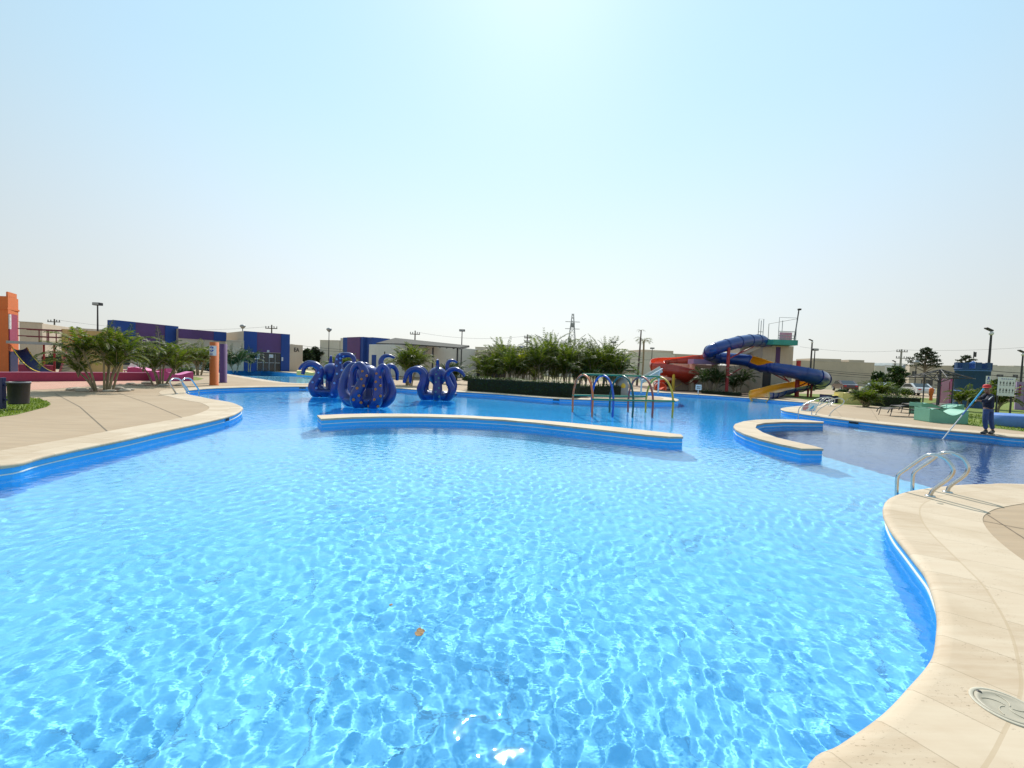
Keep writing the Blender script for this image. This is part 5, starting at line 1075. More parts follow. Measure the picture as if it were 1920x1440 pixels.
# hedges
def leaf_quads(mb, c, nrm, size, rnd, mat=0):
    a = Vector(nrm).orthogonal().normalized(); b_ = Vector(nrm).cross(a).normalized(); t = rnd.uniform(0, 6.28); u = (a * math.cos(t) + b_ * math.sin(t) + Vector(nrm) * rnd.uniform(-.5, .7)).normalized(); v = u.cross(Vector(nrm)).normalized()
    mb.add([c, c + u * size * .5 + v * size * .3, c + u * size, c + u * size * .5 - v * size * .3], [(0, 1, 2, 3)], mat)
def hedge(label, line, thick, h, seed, dens=170, size=.085, top_mat=1):
    rnd = random.Random(seed); pts = [P(*q) if len(q) == 2 else Vector(q) for q in line]; rt = thing('hedge', label, 'hedge', (pts[0].x, pts[0].y, 0), world=True); core = MB(); lf = MB()
    for a, b_ in zip(pts, pts[1:]):
        dv = (b_ - a).normalized(); bk = Vector((-dv.y, dv.x, 0)); bk = bk if bk.y > 0 else -bk; Ln = (b_ - a).length
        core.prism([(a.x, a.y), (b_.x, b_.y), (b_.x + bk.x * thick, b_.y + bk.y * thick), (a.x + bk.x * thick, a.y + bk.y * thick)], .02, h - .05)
        for _ in range(int(dens * Ln * h)): t, z = rnd.random(), rnd.random(); leaf_quads(lf, a.lerp(b_, t) - bk * rnd.uniform(-.04, .06) + Vector((0, 0, z * h)), -bk, size * rnd.uniform(.7, 1.3), rnd)
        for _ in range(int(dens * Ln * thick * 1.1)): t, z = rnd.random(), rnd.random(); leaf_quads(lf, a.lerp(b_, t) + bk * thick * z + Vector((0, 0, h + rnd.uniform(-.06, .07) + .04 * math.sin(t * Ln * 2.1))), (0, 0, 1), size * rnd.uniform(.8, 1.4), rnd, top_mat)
        for e, sg in ((a, -1), (b_, 1)):
            for _ in range(int(dens * thick * h)): leaf_quads(lf, e + bk * thick * rnd.random() + Vector((0, 0, rnd.random() * h)), dv * sg, size, rnd)
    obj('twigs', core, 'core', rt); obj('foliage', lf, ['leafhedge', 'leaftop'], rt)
hedge('long dark clipped hedge along the pool edge below the palm row', [(876, 732.8), (930, 736.5), (1000, 741.5), (1078, 746.2)], 1.3, .86, 1, 210, .085)
hedge('lower dark hedge behind the arched spray frame', [(P(1080, 746).x + .1, P(1080, 746).y + 1.0, 0), (P(1168, 742).x, P(1168, 742).y + .6, 0)], 1.0, .62, 7, 200, .085)
hedge('clipped hedge behind the mint bench and metal loungers', [(1637, 761), (1680, 763), (1724, 766)], 1.1, .66, 2)
a_ = PY(78, 690, 38); b2_ = PY(118, 690, 37.5); hedge('light topped hedge seen beneath the walkway of the play castle', [(a_.x, a_.y, 0), (b2_.x, b2_.y, 0)], 1.5, 1.1, 3, 90, .12)
a_ = PY(1165, 690, 33); b2_ = PY(1255, 690, 40); hedge('low dark planting strip behind the small pool peninsula', [(P(1330, 740).x, P(1330, 740).y + 1.5, 0), (P(1405, 745).x, P(1405, 745).y + 1.5, 0)], .8, .3, 5, 90, .1, 0)
# rounded bushes and leafy trees
def blob_foliage(mb, c, r, n, size, rnd, squash=.8, mats=(0, 1)):
    for _ in range(n):
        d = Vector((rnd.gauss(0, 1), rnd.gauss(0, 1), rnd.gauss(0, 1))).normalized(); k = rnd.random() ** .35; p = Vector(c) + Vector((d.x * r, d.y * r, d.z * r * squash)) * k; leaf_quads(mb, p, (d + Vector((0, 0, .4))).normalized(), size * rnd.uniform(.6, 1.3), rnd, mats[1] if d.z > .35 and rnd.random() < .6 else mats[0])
def bush(label, px, base_py, w_px, h_px, seed, Y=None, m=('leafdark', 'leafhedge'), n=900, size=.13):
    rnd = random.Random(seed); g_ = P(px, base_py) if Y is None else PY(px, 690, Y); sc = FPX / g_.y; rt = thing('bush', label, 'bush', (g_.x, g_.y, 0)); r_ = w_px / sc / 2; h = h_px / sc; mb = MB()
    for k in range(5): a = k * 1.256 + rnd.random(); blob_foliage(mb, (math.cos(a) * r_ * .45, math.sin(a) * r_ * .45, h * rnd.uniform(.4, .62)), max(r_ * .6, .2), n // 5, size, rnd, h / (r_ * 2) * .9)
    obj('foliage', mb, list(m), rt); st = MB()
    for k in range(5): a = k * 1.256; st.tube([(0, 0, 0), (math.cos(a) * r_ * .3, math.sin(a) * r_ * .3, h * .5)], .02, 5)
    obj('stem', st, 'bark', rt)
bush('round dark bush between the magenta bench and orange post', 349, 711, 30, 26, 1, m=('leafdark', 'leaftop'))
bush('spiky dark bush beside the yellow wavy bench', 1607, 0, 30, 24, 2, Y=34)
bush('dark bush against the blank beige house wall', 1580, 0, 22, 14, 4, Y=44)
bush('olive bush along the hedge below the white house', 1672, 0, 34, 34, 5, Y=38, m=('leafdark', 'leaftop'))
bush('dark green bush beneath the big utility pole', 1702, 0, 26, 26, 6, Y=40, m=('leaf', 'leaftop'))
bush('dark shrub mass in front of the cream hall, under the walkway', 58, 0, 26, 34, 7, Y=34)
bush('tall shrub seen between walkway posts', 108, 0, 24, 36, 8, Y=40)
bush('dark shrub filling the gap left of the low purple wing windows', 395, 0, 30, 26, 9, Y=42)
bush('greyish shrub behind the yellow lime bench', 595, 0, 30, 22, 10, Y=52, m=('leaftree', 'leafhedge'))
bush('dark planting under the tan terrace edge', 815, 0, 34, 24, 12, Y=40)
bush('dark planting between terrace and hedge corner', 880, 0, 30, 26, 13, Y=36)
def tree(label, px, top_py, w_px, Y, seed, m=('leaftree', 'leafdark'), base_frac=.3, n=26, size=.35, conifer=False, name='tree'):
    rnd = random.Random(seed); g_ = PY(px, 690, Y); h = PY(px, top_py, Y).z; wd = w_px / (FPX / Y); rt = thing(name, label, 'tree', (g_.x, g_.y, 0)); tr = MB(); cr = MB()
    tr.tube([(0, 0, 0), (rnd.uniform(-.2, .2), 0, h * .5), (0, 0, h * .93)], [.035 * h, .022 * h, .006 * h], 8)
    for k in range(n):
        t = (k + .5) / n; z = h * (base_frac + (1 - base_frac) * t * .96); a = k * 2.399
        if conifer: rad = wd / 2 * (1 - t) ** .62 * rnd.uniform(.55, 1.1) + .1
        else: rad = wd / 2 * math.sqrt(max(.05, 1 - (2 * t - .9) ** 2)) * rnd.uniform(.35, 1.0)
        e = Vector((math.cos(a) * rad, math.sin(a) * rad, z + (rad * .1 if conifer else rad * .3))); tr.tube([(0, 0, z - rad * .35), (e.x * .5, e.y * .5, z - rad * .05), e], [.012 * h, .008 * h, .003 * h], 5)
        for q in range(3): f_ = .5 + .25 * q; blob_foliage(cr, (e.x * f_ + rnd.uniform(-.2, .2), e.y * f_, z + (e.z - z) * f_ + .1), wd * (.062 if conifer else .13) * rnd.uniform(.6, 1.2), 30 if conifer else 46, size * (.75 if conifer else 1), rnd, .38 if conifer else .75)
    obj('trunk', tr, 'bark', rt); obj('crown', cr, list(m), rt)
tree('broad open conifer rising over the sandstone house', 1735, 652, 60, 92, 3, base_frac=.52, n=34, size=.42, conifer=True, name='conifer')
tree('flat topped dark tree behind the blue castle battlements', 1810, 667, 44, 96, 4, base_frac=.62, n=16, size=.42, conifer=True, name='conifer')
tree('grey green tree in the gap beside the sand coloured annex', 576, 657, 24, 74, 5)
tree('round grey green tree before the pale two storey block', 592, 653, 28, 78, 6)
tree('small leafy tree in front of the white house and utility pole', 1684, 690, 40, 44, 7, m=('leafdark', 'leaftop'), size=.2, n=18)
tree('dark leafy tree beside the cream house with water tank', 1650, 700, 36, 50, 8, m=('leafdark', 'leafhedge'), size=.22, n=16)
tree('distant bushy tree top past the castle and tall lamp', 1880, 712, 40, 44, 9, m=('leafdark', 'leaftop'), size=.2, n=14)
# stones round the palm roots
for cx, cy, rx, nm in ((190, 732, 46, 'the largest palm clump'), (292, 722, 42, 'the handrail palm clump')):
    c0 = P(cx, cy); sx = rx / (FPX / c0.y); rnd = random.Random(cx)
    so2 = obj('planting_soil', sheet([(c0.x + sx * math.cos(t), c0.y + sx * .75 * math.sin(t)) for t in np.linspace(0, 2 * math.pi, 22, endpoint=False)], (), .009), 'soil'); so2['kind'] = 'structure'
    SIDES = ('facing the orange sign post', 'between sign post and maroon wall sides', 'facing the maroon wall', 'between maroon wall and litter bin sides', 'facing the litter bin', 'between litter bin and water sides', 'facing the water', 'between water and sign post sides')
    for k in range(8):
        t = k / 8 * 2 * math.pi + rnd.uniform(-.1, .1); s_ = rnd.uniform(.10, .19); mb = MB().sphere((0, 0, 0), (s_ * 1.7, s_, s_ * .5), 9, 6); mb.v = [tuple(Vector(v) * rnd.uniform(.86, 1.12)) for v in mb.v]
        o = obj('stone', mb, 'rock', loc=(c0.x + sx * 1.02 * math.cos(t), c0.y + sx * .76 * math.sin(t), s_ * .25)); o.rotation_euler.z = t + 1.57 + rnd.uniform(-.4, .4); tag(o, 'pale edging stone of %s, %s' % (nm, SIDES[k]), 'stone', 'edging stones round %s' % nm)
# ------------------------------------------------------------------ castle tower, board, shade frame, loungers
def blue_castle():
    g_ = P(1818, 764); Y = g_.y; root = thing('castle_tower', 'blue round castle play tower with battlements and small spire', 'play tower', (g_.x, Y, 0)); rad = 47 / (FPX / Y) / 2; zt = PY(1818, 691, Y).z; zm = PY(1818, 680, Y).z
    obj('tower_wall', MB().lathe([(rad * 1.0, 0), (rad, zt - .1), (rad * 1.06, zt - .08), (rad * 1.06, zt), (rad * .86, zt), (rad * .86, zt - .3), (.001, zt - .3)], n=36), 'castleblue', root)
    for k in range(9):
        a = k * 2 * math.pi / 9; mb = MB(); vs = [(rr * math.cos(a + da), rr * math.sin(a + da), z) for z in (zt - .01, zm) for rr in (rad * 1.05, rad * .88) for da in (-.17, 0, .17)]
        mb.add(vs, [(0, 1, 7, 6), (1, 2, 8, 7), (4, 3, 9, 10), (5, 4, 10, 11), (3, 0, 6, 9), (2, 5, 11, 8), (6, 7, 10, 9), (7, 8, 11, 10)]); obj('battlement', mb, 'castleblue', root)
    obj('turret_roof', MB().lathe([(rad * .26, zt - .3), (rad * .26, zt + .32), (rad * .30, zt + .33), (.03, zt + .52), (.001, zt + .54)], n=18), 'sky', root)
    zs = PY(1822, 659, Y).z; obj('spire', MB().tube([(0, 0, zt + .7), (0, 0, zs)], .03, 6), 'dark', root); obj('pennant', MB().box((.09, 0, zs - .2), (.18, .02, .34)), 'dark', root)
    for z in (zt * .42, zt * .95): obj('moulding', MB().lathe([(rad, z - .04), (rad * 1.02, z - .03), (rad * 1.02, z + .03), (rad, z + .04)], n=36), 'sky', root)
blue_castle()
def crenel_wall(label, p0, p1, top_py, m, edge=None, Yb=None):
    a, b_ = P(*p0), P(*p1); z = PY(p0[0], top_py, a.y).z; dv = (b_ - a); L_ = dv.length; th = math.atan2(dv.y, dv.x); root = thing('battlement_wall', label, 'play wall', (a.x, a.y, 0), th)
    obj('wall_body', MB().box((L_ / 2, .15, (z - .15) / 2), (L_, .3, z - .15)), m, root); n = 5
    for k in range(n): obj('battlement', MB().box(((k + .5) / n * L_, .15, z - .06), (L_ / n * .58, .3, .22)), m, root)
    if edge: obj('corner_pillar', MB().box((.1, -.02, z / 2), (.32, .4, z + .1)), edge, root); obj('slot', MB().box((.1, -.23, z * .72), (.1, .03, z * .4)), 'maroon', root)
crenel_wall('magenta battlement wall with pale pink corner beside the blue castle', (1769, 758), (1797, 757), 711, 'magenta', 'pinkpale')
crenel_wall('pale purple battlement wall behind the pictogram board', (1904, 768), (1936, 770), 717, 'lilac', 'lilac')
def sign_board():
    g_ = P(1875, 786); Y = g_.y; a, b_, c, d_ = PY(1870.3, 741.5, Y), PY(1901, 743.5, Y), PY(1905, 708, Y), PY(1873, 706.5, Y); root = thing('rules_board', 'white board on two posts with two rows of small dark pictograms', 'sign', (g_.x, Y, 0), world=True)
    th = Vector((0, .03, 0)); mb = MB(); mb.add([a, b_, c, d_, a + th, b_ + th, c + th, d_ + th], [(0, 1, 2, 3), (7, 6, 5, 4), (0, 4, 5, 1), (1, 5, 6, 2), (2, 6, 7, 3), (3, 7, 4, 0)]); bd = obj('board', mb, 'white', root)
    f = lambda u, v, o=.006: a.lerp(b_, u).lerp(d_.lerp(c, u), v) - Vector((0, o, 0))
    def q(name, u, v, w_, h_, m='ink'): mb = MB(); mb.add([f(u - w_ / 2, v - h_ / 2), f(u + w_ / 2, v - h_ / 2), f(u + w_ / 2, v + h_ / 2), f(u - w_ / 2, v + h_ / 2)], [(0, 1, 2, 3)]); obj(name, mb, m, bd)
    for k in range(6): q('heading', .2 + .12 * k, .9, .085, .028, 'signblue')
    for r_, v in enumerate((.68, .30)):
        for k in range(5):
            u = .12 + .19 * k; mb = MB(); n = 10; rr = .035; mb.add([f(u, v + .075)] + [f(u + rr * .62 * math.cos(t), v + .075 + rr * .6 * math.sin(t)) for t in np.linspace(0, 2 * math.pi, n, endpoint=False)], [(0, i + 1, (i + 1) % n + 1) for i in range(n)])
            sh = (r_ * 5 + k) % 4
            w1, w2 = ((.05, .03), (.09, .04), (.03, .07), (.10, .09))[sh]
            mb.add([f(u - w2 / 2, v - .06), f(u + w2 / 2, v - .06), f(u + w1 / 2, v + .05), f(u - w1 / 2, v + .05)], [(0, 1, 2, 3)])
            if sh in (0, 2): mb.add([f(u - .05, v + .01), f(u + .05, v + .04), f(u + .05, v + .02), f(u - .05, v - .01)], [(0, 1, 2, 3)])
            obj('pictogram', mb, 'ink', bd); q('caption', u, v - .10, .12, .016, 'dark'); q('caption', u, v - .13, .09, .014, 'dark')
    for u in (.06, .92): t = f(u, 0, -.05); obj('post', MB().bar((t.x, t.y, 0), (t.x, t.y, a.z + .3), .05), 'dark', root)
sign_board()
g_ = P(1853, 790); Y = 27; a, b_ = PY(1848, 721, Y), PY(1857.5, 705, Y); rt = thing('pictogram_sign', 'small white sign with blue pictogram above the head of the man', 'sign', ((a.x + b_.x) / 2, Y, 0), world=True)
obj('plate', MB().box(((a.x + b_.x) / 2, Y, (a.z + b_.z) / 2), (b_.x - a.x, .03, b_.z - a.z)), 'white', rt); obj('post', MB().box(((a.x + b_.x) / 2, Y + .04, a.z / 2 + .2), (.05, .05, a.z + .4)), 'dark', rt)
cx, cz, w_ = (a.x + b_.x) / 2, (a.z + b_.z) / 2, b_.x - a.x; mb = MB(); mb.add([(cx - w_ * .3, Y - .02, cz), (cx - w_ * .12, Y - .02, cz), (cx, Y - .02, cz + .14), (cx + w_ * .12, Y - .02, cz), (cx + w_ * .3, Y - .02, cz), (cx + .04, Y - .02, cz + .24), (cx - .04, Y - .02, cz + .24)], [(0, 1, 2, 6), (2, 3, 4, 5), (6, 2, 5)]); obj('pictogram', mb, 'signblue', rt)
for k in range(2): obj('text_line', MB().box((cx, Y - .018, cz - .08 - .09 * k), (w_ * .6, .006, .04)), 'signblue', rt)
g_ = P(1318.5, 741); rt = thing('small_notice', 'tiny white notice on a thin stake under the slides', 'sign', (g_.x, g_.y + .9, 0)); zt = PY(1318, 723, g_.y + .9).z
obj('stake', MB().box((0, .02, zt / 2), (.05, .04, zt)), 'white', rt); pt = obj('plate', MB().box((0, 0, zt - .15), (.46, .03, .42)), 'white', rt); obj('text_line', MB().box((0, -.018, zt - .1), (.3, .006, .05)), 'dark', pt); obj('text_line', MB().box((0, -.018, zt - .22), (.3, .006, .05)), 'dark', pt)
def shade_frame():
    Y = 22.7; c = PY(1758, 770, Y); c.z = 0; root = thing('shade_frame', 'bare dark metal parasol frame with radial ribs and no cover', 'shade frame', c, world=True); za = PY(1758, 692.5, Y).z; ze = PY(1755, 708, Y).z; rad = 1.32
    obj('post', MB().tube([(c.x, Y, 0), (c.x, Y, za)], .05, 8), 'dark', root)
    for dx, dy in ((.42, .5), (-.1, .75), (.6, -.1)): obj('post', MB().tube([(c.x + dx, Y + dy, 0), (c.x + dx, Y + dy, ze + .2)], .03, 8), 'dark', root)
    for k in range(8):
        a = k * math.pi / 4 + .2; e = (c.x + rad * math.cos(a), Y + rad * math.sin(a), ze); obj('rib', MB().tube([(c.x, Y, za), e], .024, 6), 'dark', root); obj('strut', MB().tube([(c.x, Y, ze - .25), (c.x + rad * .62 * math.cos(a), Y + rad * .62 * math.sin(a), za + (ze - za) * .62)], .014, 5), 'dark', root)
    for f_ in (1.0, .66, .36):
        pts = [(c.x + rad * f_ * math.cos(k * math.pi / 4 + .2), Y + rad * f_ * math.sin(k * math.pi / 4 + .2), za + (ze - za) * f_) for k in range(9)]; obj('ring', MB().tube(pts, .016, 5), 'dark', root)
    zb = PY(1755, 722, Y).z; obj('crossbar', MB().tube([(c.x - .15, Y + .1, zb), (c.x + .5, Y + .4, zb)], .025, 6), 'dark', root)
shade_frame()
def lounger():
    root = thing('sun_lounger', 'x', 'sun lounger', (0, 0, 0), group='metal framed sun loungers on the deck')
    for y in (-.3, .3): obj('side_rail', MB().tube(catmull([(-1.02, y, .12), (-.92, y, .30), (-.6, y, .33), (-.1, y, .29), (.35, y, .26), (.62, y, .34), (1.0, y, .40)], 5), .017, 7), 'dark', root)
    for x in (-.86, .30):
        obj('leg_frame', MB().tube([(x - .07, -.31, 0), (x, -.31, .29), (x, .31, .29), (x - .07, .31, 0)], .015, 6), 'dark', root)
    obj('leg_frame', MB().tube([(.55, -.31, 0), (.48, -.31, .28), (.48, .31, .28), (.55, .31, 0)], .015, 6), 'dark', root)
    mb = MB(); pr = [(-.95, .285), (-.6, .335), (-.1, .30), (.35, .27), (.62, .345), (1.0, .40)]
    for i, ((x0, z0), (x1, z1)) in enumerate(zip(pr, pr[1:])): mb.add([(x0, -.285, z0), (x1, -.285, z1), (x1, .285, z1), (x0, .285, z0)], [(0, 1, 2, 3)])
    obj('sling', mb, 'wood', root); return root
l0 = lounger(); g_ = P(1704, 781); l0.location = (g_.x, g_.y, 0); l0.rotation_euler.z = R(-6); l0.scale = (1.15, 1.15, 1.15); l0['label'] = 'metal framed lounger nearest the water, beside the mint bench'
for px, py, az, lb in ((1722, 775, -8, 'metal framed lounger just behind the one nearest the water'), (1734, 769.5, 4, 'metal framed lounger farthest back, close to the hedge')):
    c = copy_tree(l0); g_ = P(px, py); c.location = (g_.x, g_.y, 0); c.rotation_euler.z = R(az); c['label'] = lb
# kiddie slide and dome on the peninsula
g_ = P(1215, 742); Y = 33; root = thing('small_slide', 'small white children slide standing on the pool peninsula', 'slide', (PY(1203, 735, Y).x, Y, 0), world=True)
a, b_ = PY(1201, 714, Y), PY(1240, 692, Y); dv = (b_ - a).normalized(); obj('chute', MB().bar(a, b_, .04, .5), 'cream2', root)
for o_ in (-.27, .27): obj('side_rail', MB().bar(a + Vector((0, o_, .05)), b_ + Vector((0, o_, .05)), .14, .05), 'white', root)
for px in (1203, 1236): c = PY(px, 712 if px < 1210 else 694, Y); obj('leg', MB().bar((c.x, Y, 0), (c.x, Y, c.z), .1), 'white', root)
Y = 29.5; c = PY(1165, 740, Y); root = thing('play_dome', 'grey play dome with yellow disc behind the arched spray frame', 'play dome', (c.x, Y, 0)); rr = .46
obj('dome_shell', MB().lathe([(rr, 0), (rr, .4), (rr * .93, .75), (rr * .7, 1.05), (rr * .35, 1.2), (.001, 1.24)], n=24), 'grey', root); obj('disc', MB().sphere((0, -rr * .9, .62), (.16, .05, .2), 12, 8), 'yellow', root)
# pergola beside the house row
Y = 44; root = thing('pergola', 'low timber pergola with pale vertical boards beyond the palm row', 'pergola', (PY(1175, 700, Y).x, Y, 0), world=True)
zt = PY(1172, 694, Y).z; a, b_ = PY(1158, 700, Y).x, PY(1188, 700, Y).x; obj('beam', MB().box(((a + b_) / 2, Y, zt), (b_ - a, 1.6, .12)), 'dark', root)
for k in range(5): x = a + (b_ - a) * (k + .3) / 5; obj('board', MB().box((x, Y - .6, zt / 2), (.16, .06, zt)), 'cream2', root)
# orange post, cars
g_ = P(1745, 751); rt = thing('orange_pillar', 'short orange pillar seen beyond the mint bench', 'pillar', (g_.x, g_.y, 0)); z = PY(1745, 727, g_.y).z; obj('pillar_body', MB().lathe([(.12, 0), (.10, z * .5), (.17, z * .62), (.17, z * .92), (.08, z), (.001, z)], n=14), 'orange', rt)
def car(label, x, y, rz, m, gp='cars parked beyond the lawn'):
    root = thing('parked_car', label, 'car', (x, y, 0), rz, gp); pf = [(-2.1, .32), (-2.15, .62), (-2.0, .84), (-1.45, .95), (-.75, 1.40), (.55, 1.46), (1.45, 1.02), (2.05, .92), (2.15, .6), (2.1, .32)]
    o = obj('body', MB().profile(pf, (0, .84, 0), (0, -.84, 0)), m, root, bevel=.07); gl = [(-1.30, .98), (-.72, 1.34), (.5, 1.40), (1.22, 1.02)]
    for s_ in (-1, 1): obj('window', MB().profile(gl, (0, .85 * s_ + .01, 0), (0, .85 * s_ - .01, 0)), 'glass', root)
    mb = MB(); mb.add([(-1.42, -.7, .985), (-1.42, .7, .985), (-.80, .62, 1.39), (-.80, -.62, 1.39)], [(0, 3, 2, 1)]); obj('windscreen', mb, 'glass', root); mb = MB(); mb.add([(1.47, -.7, 1.03), (1.47, .7, 1.03), (.62, .62, 1.46), (.62, -.62, 1.46)], [(0, 1, 2, 3)]); obj('rear_window', mb, 'glass', root)
    for x_ in (-1.35, 1.35):
        for s_ in (-1, 1):
            mb = MB().lathe([(.001, -.1), (.2, -.1), (.31, -.08), (.32, .08), (.2, .1), (.001, .1)], n=18); mb.v = [(v[0] + x_, v[2] + .80 * s_, v[1] + .32) for v in mb.v]; wh = obj('wheel', mb, 'tyre', root); mb = MB().lathe([(.001, .115), (.17, .115), (.19, .1)], n=14); mb.v = [(v[0] + x_, v[2] * s_ + .80 * s_, v[1] + .32) for v in mb.v]; obj('rim', mb, 'grey', wh)
    for s_ in (-.6, .6): obj('headlight', MB().box((-2.12, s_, .70), (.08, .32, .14)), 'white', root); obj('tail_light', MB().box((2.12, s_, .76), (.08, .26, .14)), 'signred', root)
p_ = PY(1584, 720, 58); car('maroon car parked behind the yellow wavy bench', p_.x, 58, R(250), 'carmaroon')
p_ = PY(1654, 720, 47); car('silver blue car half hidden by hedge bushes', p_.x, 47, R(20), 'carsilver')
p_ = PY(1719, 720, 52); car('white car parked before the sandstone house', p_.x, 52, R(250), 'carwhite')
# ------------------------------------------------------------------ the man with the pool pole
def skin_mesh(name, pts, edges, radii, m, parent, sub=2):
    me = bpy.data.meshes.new('t'); me.from_pydata([tuple(p) for p in pts], edges, []); o = bpy.data.objects.new('t', me); COL.objects.link(o)
    sk = o.modifiers.new('s', 'SKIN'); sk.use_smooth_shade = True
    for i, v in enumerate(me.skin_vertices[0].data): rr = radii[i]; v.radius = (rr, rr) if isinstance(rr, (int, float)) else rr; v.use_root = i == 0; v.use_loose = False
    sb = o.modifiers.new('b', 'SUBSURF'); sb.levels = sub; sb.render_levels = sub
    dg = bpy.context.evaluated_depsgraph_get(); ev = bpy.data.meshes.new_from_object(o.evaluated_get(dg)); bpy.data.objects.remove(o)
    ev.polygons.foreach_set('use_smooth', [True] * len(ev.polygons)); ev.materials.clear(); ev.materials.append(M[m]); n = bpy.data.objects.new(name, ev); COL.objects.link(n)
    if parent: n.parent = parent; n.matrix_parent_inverse = Matrix.Translation(-parent.location) if parent.parent is None else Matrix.Identity(4)
    return n
def man():
    Y = 14.15; J = lambda px, py, dy=0: PY(px, py, Y + dy)
    foot = P(1856, 812); root = thing('person', 'man in dark jacket, jeans and red cap cleaning the pool with a long pole', 'person', (foot.x, Y, 0), world=True)
    pel, wai, chs, nck, hed, top = J(1853.5, 768), J(1853, 760), J(1852.5, 748, .02), J(1852.5, 738.5), J(1850.5, 732.5, -.02), J(1850.5, 724.5)
    lh, lk, la, lt = J(1849.5, 770, -.02), J(1846.8, 788, -.04), J(1848.5, 806.5, 0), J(1840, 808.5, -.08)
    rh, rk, ra, rtp = J(1857, 770, .06), J(1858, 788.5, .06), J(1861.5, 807.2, .10), J(1853.5, 811, -.05)
    ls, le, lw, lhd = J(1846.5, 741.5, .06), J(1840.5, 747, .02), J(1834.8, 744.6, -.12), J(1832.8, 742.8, -.16)
    rs, re_, rw, rhd = J(1858.5, 742, -.04), J(1850, 751.5, -.22), J(1836, 751.6, -.22), J(1830.5, 751, -.2)
    for v in (la, ra): v.z = max(v.z, .085)
    lt.z = rtp.z = .045
    pts = [pel, wai, chs, nck, hed, top, lh, lk, la, rh, rk, ra, ls, le, lw, lhd, rs, re_, rw, rhd]
    ed = [(0, 1), (1, 2), (2, 3), (3, 4), (4, 5), (0, 6), (6, 7), (7, 8), (0, 9), (9, 10), (10, 11), (2, 12), (12, 13), (13, 14), (14, 15), (2, 16), (16, 17), (17, 18), (18, 19)]
    ra_ = [.10, .105, .125, .05, (.082, .095), (.05, .06), .07, .055, .04, .07, .055, .04, .065, .045, .028, .032, .065, .045, .028, .032]
    for h_, sgn in ((15, 1), (19, 1)):      # fingers closing on the pole, thumb on the other side
        c = pts[h_]; dirp = (J(1823.8, 753.8) - J(1844.4, 728.8)).normalized()
        for k in range(4):
            b0 = c + dirp * (-.03 + .02 * k) + Vector((-.015, 0, 0)); b1 = b0 + Vector((-.03, -.035, -.005)); b2 = b1 + Vector((.012, -.03 + .004 * k, -.02)); i0 = len(pts); pts += [b0, b1, b2]; ed += [(h_, i0), (i0, i0 + 1), (i0 + 1, i0 + 2)]; ra_ += [.011, .010, .008]
        b0 = c + Vector((.0, -.025, .02)); b1 = b0 + Vector((-.03, -.025, .01)); i0 = len(pts); pts += [b0, b1]; ed += [(h_, i0), (i0, i0 + 1)]; ra_ += [.013, .010]
    skin_mesh('body', pts, ed, ra_, 'skin', root)
    def sub(name, ids, es, rr, m): return skin_mesh(name, [pts[i] if not isinstance(i, Vector) else i for i in ids], es, rr, m, root)
    sh = lambda a, b_, t: a.lerp(b_, t)
    sub('jacket', [0, 1, 2, sh(chs, nck, .7), 12, 13, sh(le, lw, .85), 16, 17, sh(re_, rw, .85)], [(0, 1), (1, 2), (2, 3), (2, 4), (4, 5), (5, 6), (2, 7), (7, 8), (8, 9)], [(.148, .135), (.15, .135), (.168, .145), .07, .085, .064, .046, .088, .066, .048], 'jacket')
    sub('jeans', [sh(pel, wai, .3), 6, 7, sh(lk, la, .9), 9, 10, sh(rk, ra, .9)], [(0, 1), (1, 2), (2, 3), (0, 4), (4, 5), (5, 6)], [(.118, .11), .086, .068, .06, .086, .068, .06], 'jeans')
    for a, t in ((la, lt), (ra, rtp)):
        hl = a + (a - t).normalized() * .05; hl.z = .045; skin_mesh('shoe', [a + Vector((0, 0, .03)), Vector((a.x, a.y, .05)), sh(a, t, .5) * 1 - Vector((0, 0, sh(a, t, .5).z - .045)), t], [(0, 1), (1, 2), (2, 3)], [.058, .058, .052, .042], 'shoe', root)
    hdir = Vector((-.75, -.62, -.18)).normalized()
    cp = MB().lathe([(.100, .0), (.101, .03), (.09, .07), (.06, .095), (.001, .105)], (0, 0, 0), 20); c = J(1850.5, 726.2); c.z -= .0; cp.v = [tuple(Vector(v) + c) for v in cp.v]; cap = obj('cap', cp, 'redcap', root)
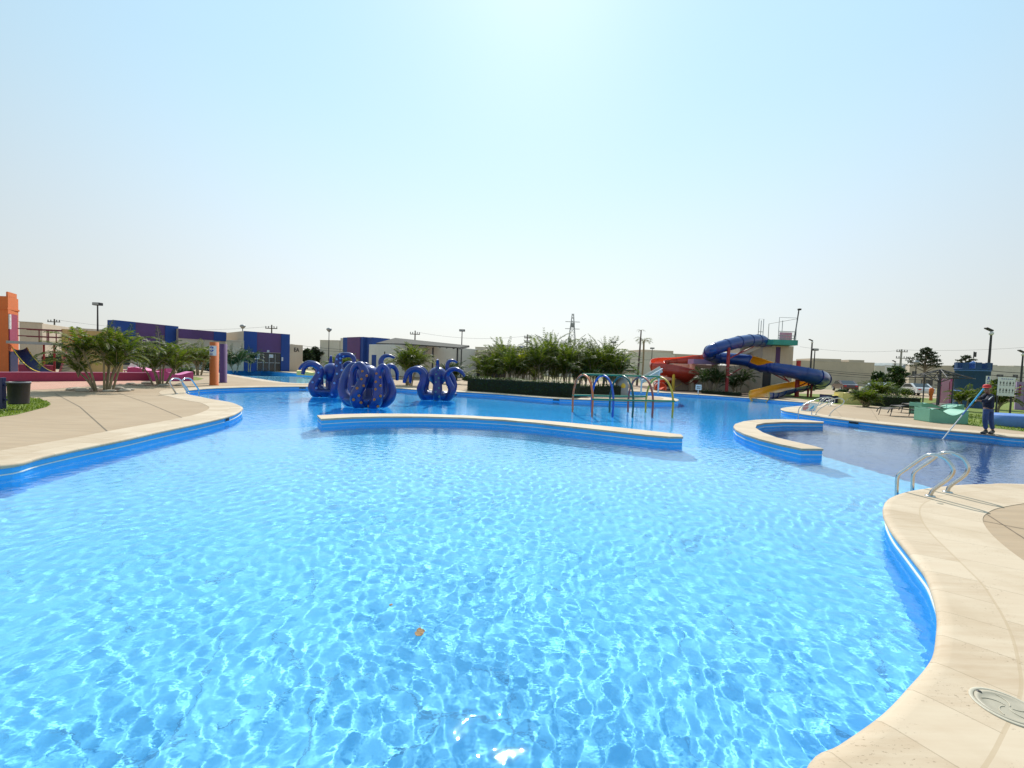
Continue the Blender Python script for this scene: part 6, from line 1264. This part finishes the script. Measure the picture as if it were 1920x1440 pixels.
    br = MB(); n = 9; side_ = Vector((-hdir.y, hdir.x, 0)).normalized(); f_ = Vector((hdir.x, hdir.y, 0)).normalized(); e0 = [c + f_ * .09 * math.cos(t) + side_ * .10 * math.sin(t) + Vector((0, 0, .006)) for t in np.linspace(-1.3, 1.3, n)]; e1 = [c + f_ * (.19 * math.cos(t * .9)) + side_ * .10 * math.sin(t) - Vector((0, 0, .012)) for t in np.linspace(-1.3, 1.3, n)]
    br.add(e0 + e1, [(i, i + 1, n + i + 1, n + i) for i in range(n - 1)]); obj('brim', br, 'redcap', cap)
    hc = hed + Vector((0, 0, .02)); skin_mesh('hair', [hc - f_ * .035 + Vector((0, 0, .05)), hc - f_ * .05 - Vector((0, 0, .02))], [(0, 1)], [.088, .075], 'ink', root)
    nose = MB().sphere(hed + hdir * .105, (.016, .016, .022), 8, 6); obj('nose', nose, 'skin', root)
    for sg in (-1, 1): obj('eye', MB().sphere(hed + hdir * .09 + side_ * .034 * sg + Vector((0, 0, .028)), .009, 8, 6), 'ink', root); obj('ear', MB().sphere(hed + side_ * .098 * sg - f_ * .01, (.016, .016, .03), 8, 6), 'skin', root)
    obj('mouth', MB().bar(hed + hdir * .098 + side_ * .02 - Vector((0, 0, .045)), hed + hdir * .098 - side_ * .02 - Vector((0, 0, .045)), .006), 'maroon', root)
    # sleeve stripes
    for a, b_ in ((rs, re_),): obj('sleeve_stripe', MB().tube([a.lerp(b_, t) + Vector((-.01, -.078 + .02 * t, .03)) for t in (.25, .5, .75, .95)], .012, 6), 'white', root)
    # the pole
    tip = P(1767, 824, ZW - .02); up = J(1844.4, 728.8, -.26); pr = thing('cleaning_pole', 'long telescopic pole, blue grip and white lower half, dipping into the dark basin', 'pole', tip, world=True)
    mid = up.lerp(tip, .34); m2 = up.lerp(tip, .52); obj('grip_section', MB().tube([up, mid], .022, 10), 'cyan', pr); obj('middle_section', MB().tube([mid, m2], .019, 10), 'sky', pr); obj('lower_section', MB().tube([m2, tip], .016, 10), 'white', pr)
    hd_ = P(1733, 833, ZW - .05); obj('brush_head', MB().tube([tip, tip.lerp(hd_, .5) + Vector((0, 0, -.01)), hd_], [.016, .03, .022], 8), 'white', pr)
    # seen from afar: hands reach the pole
man()
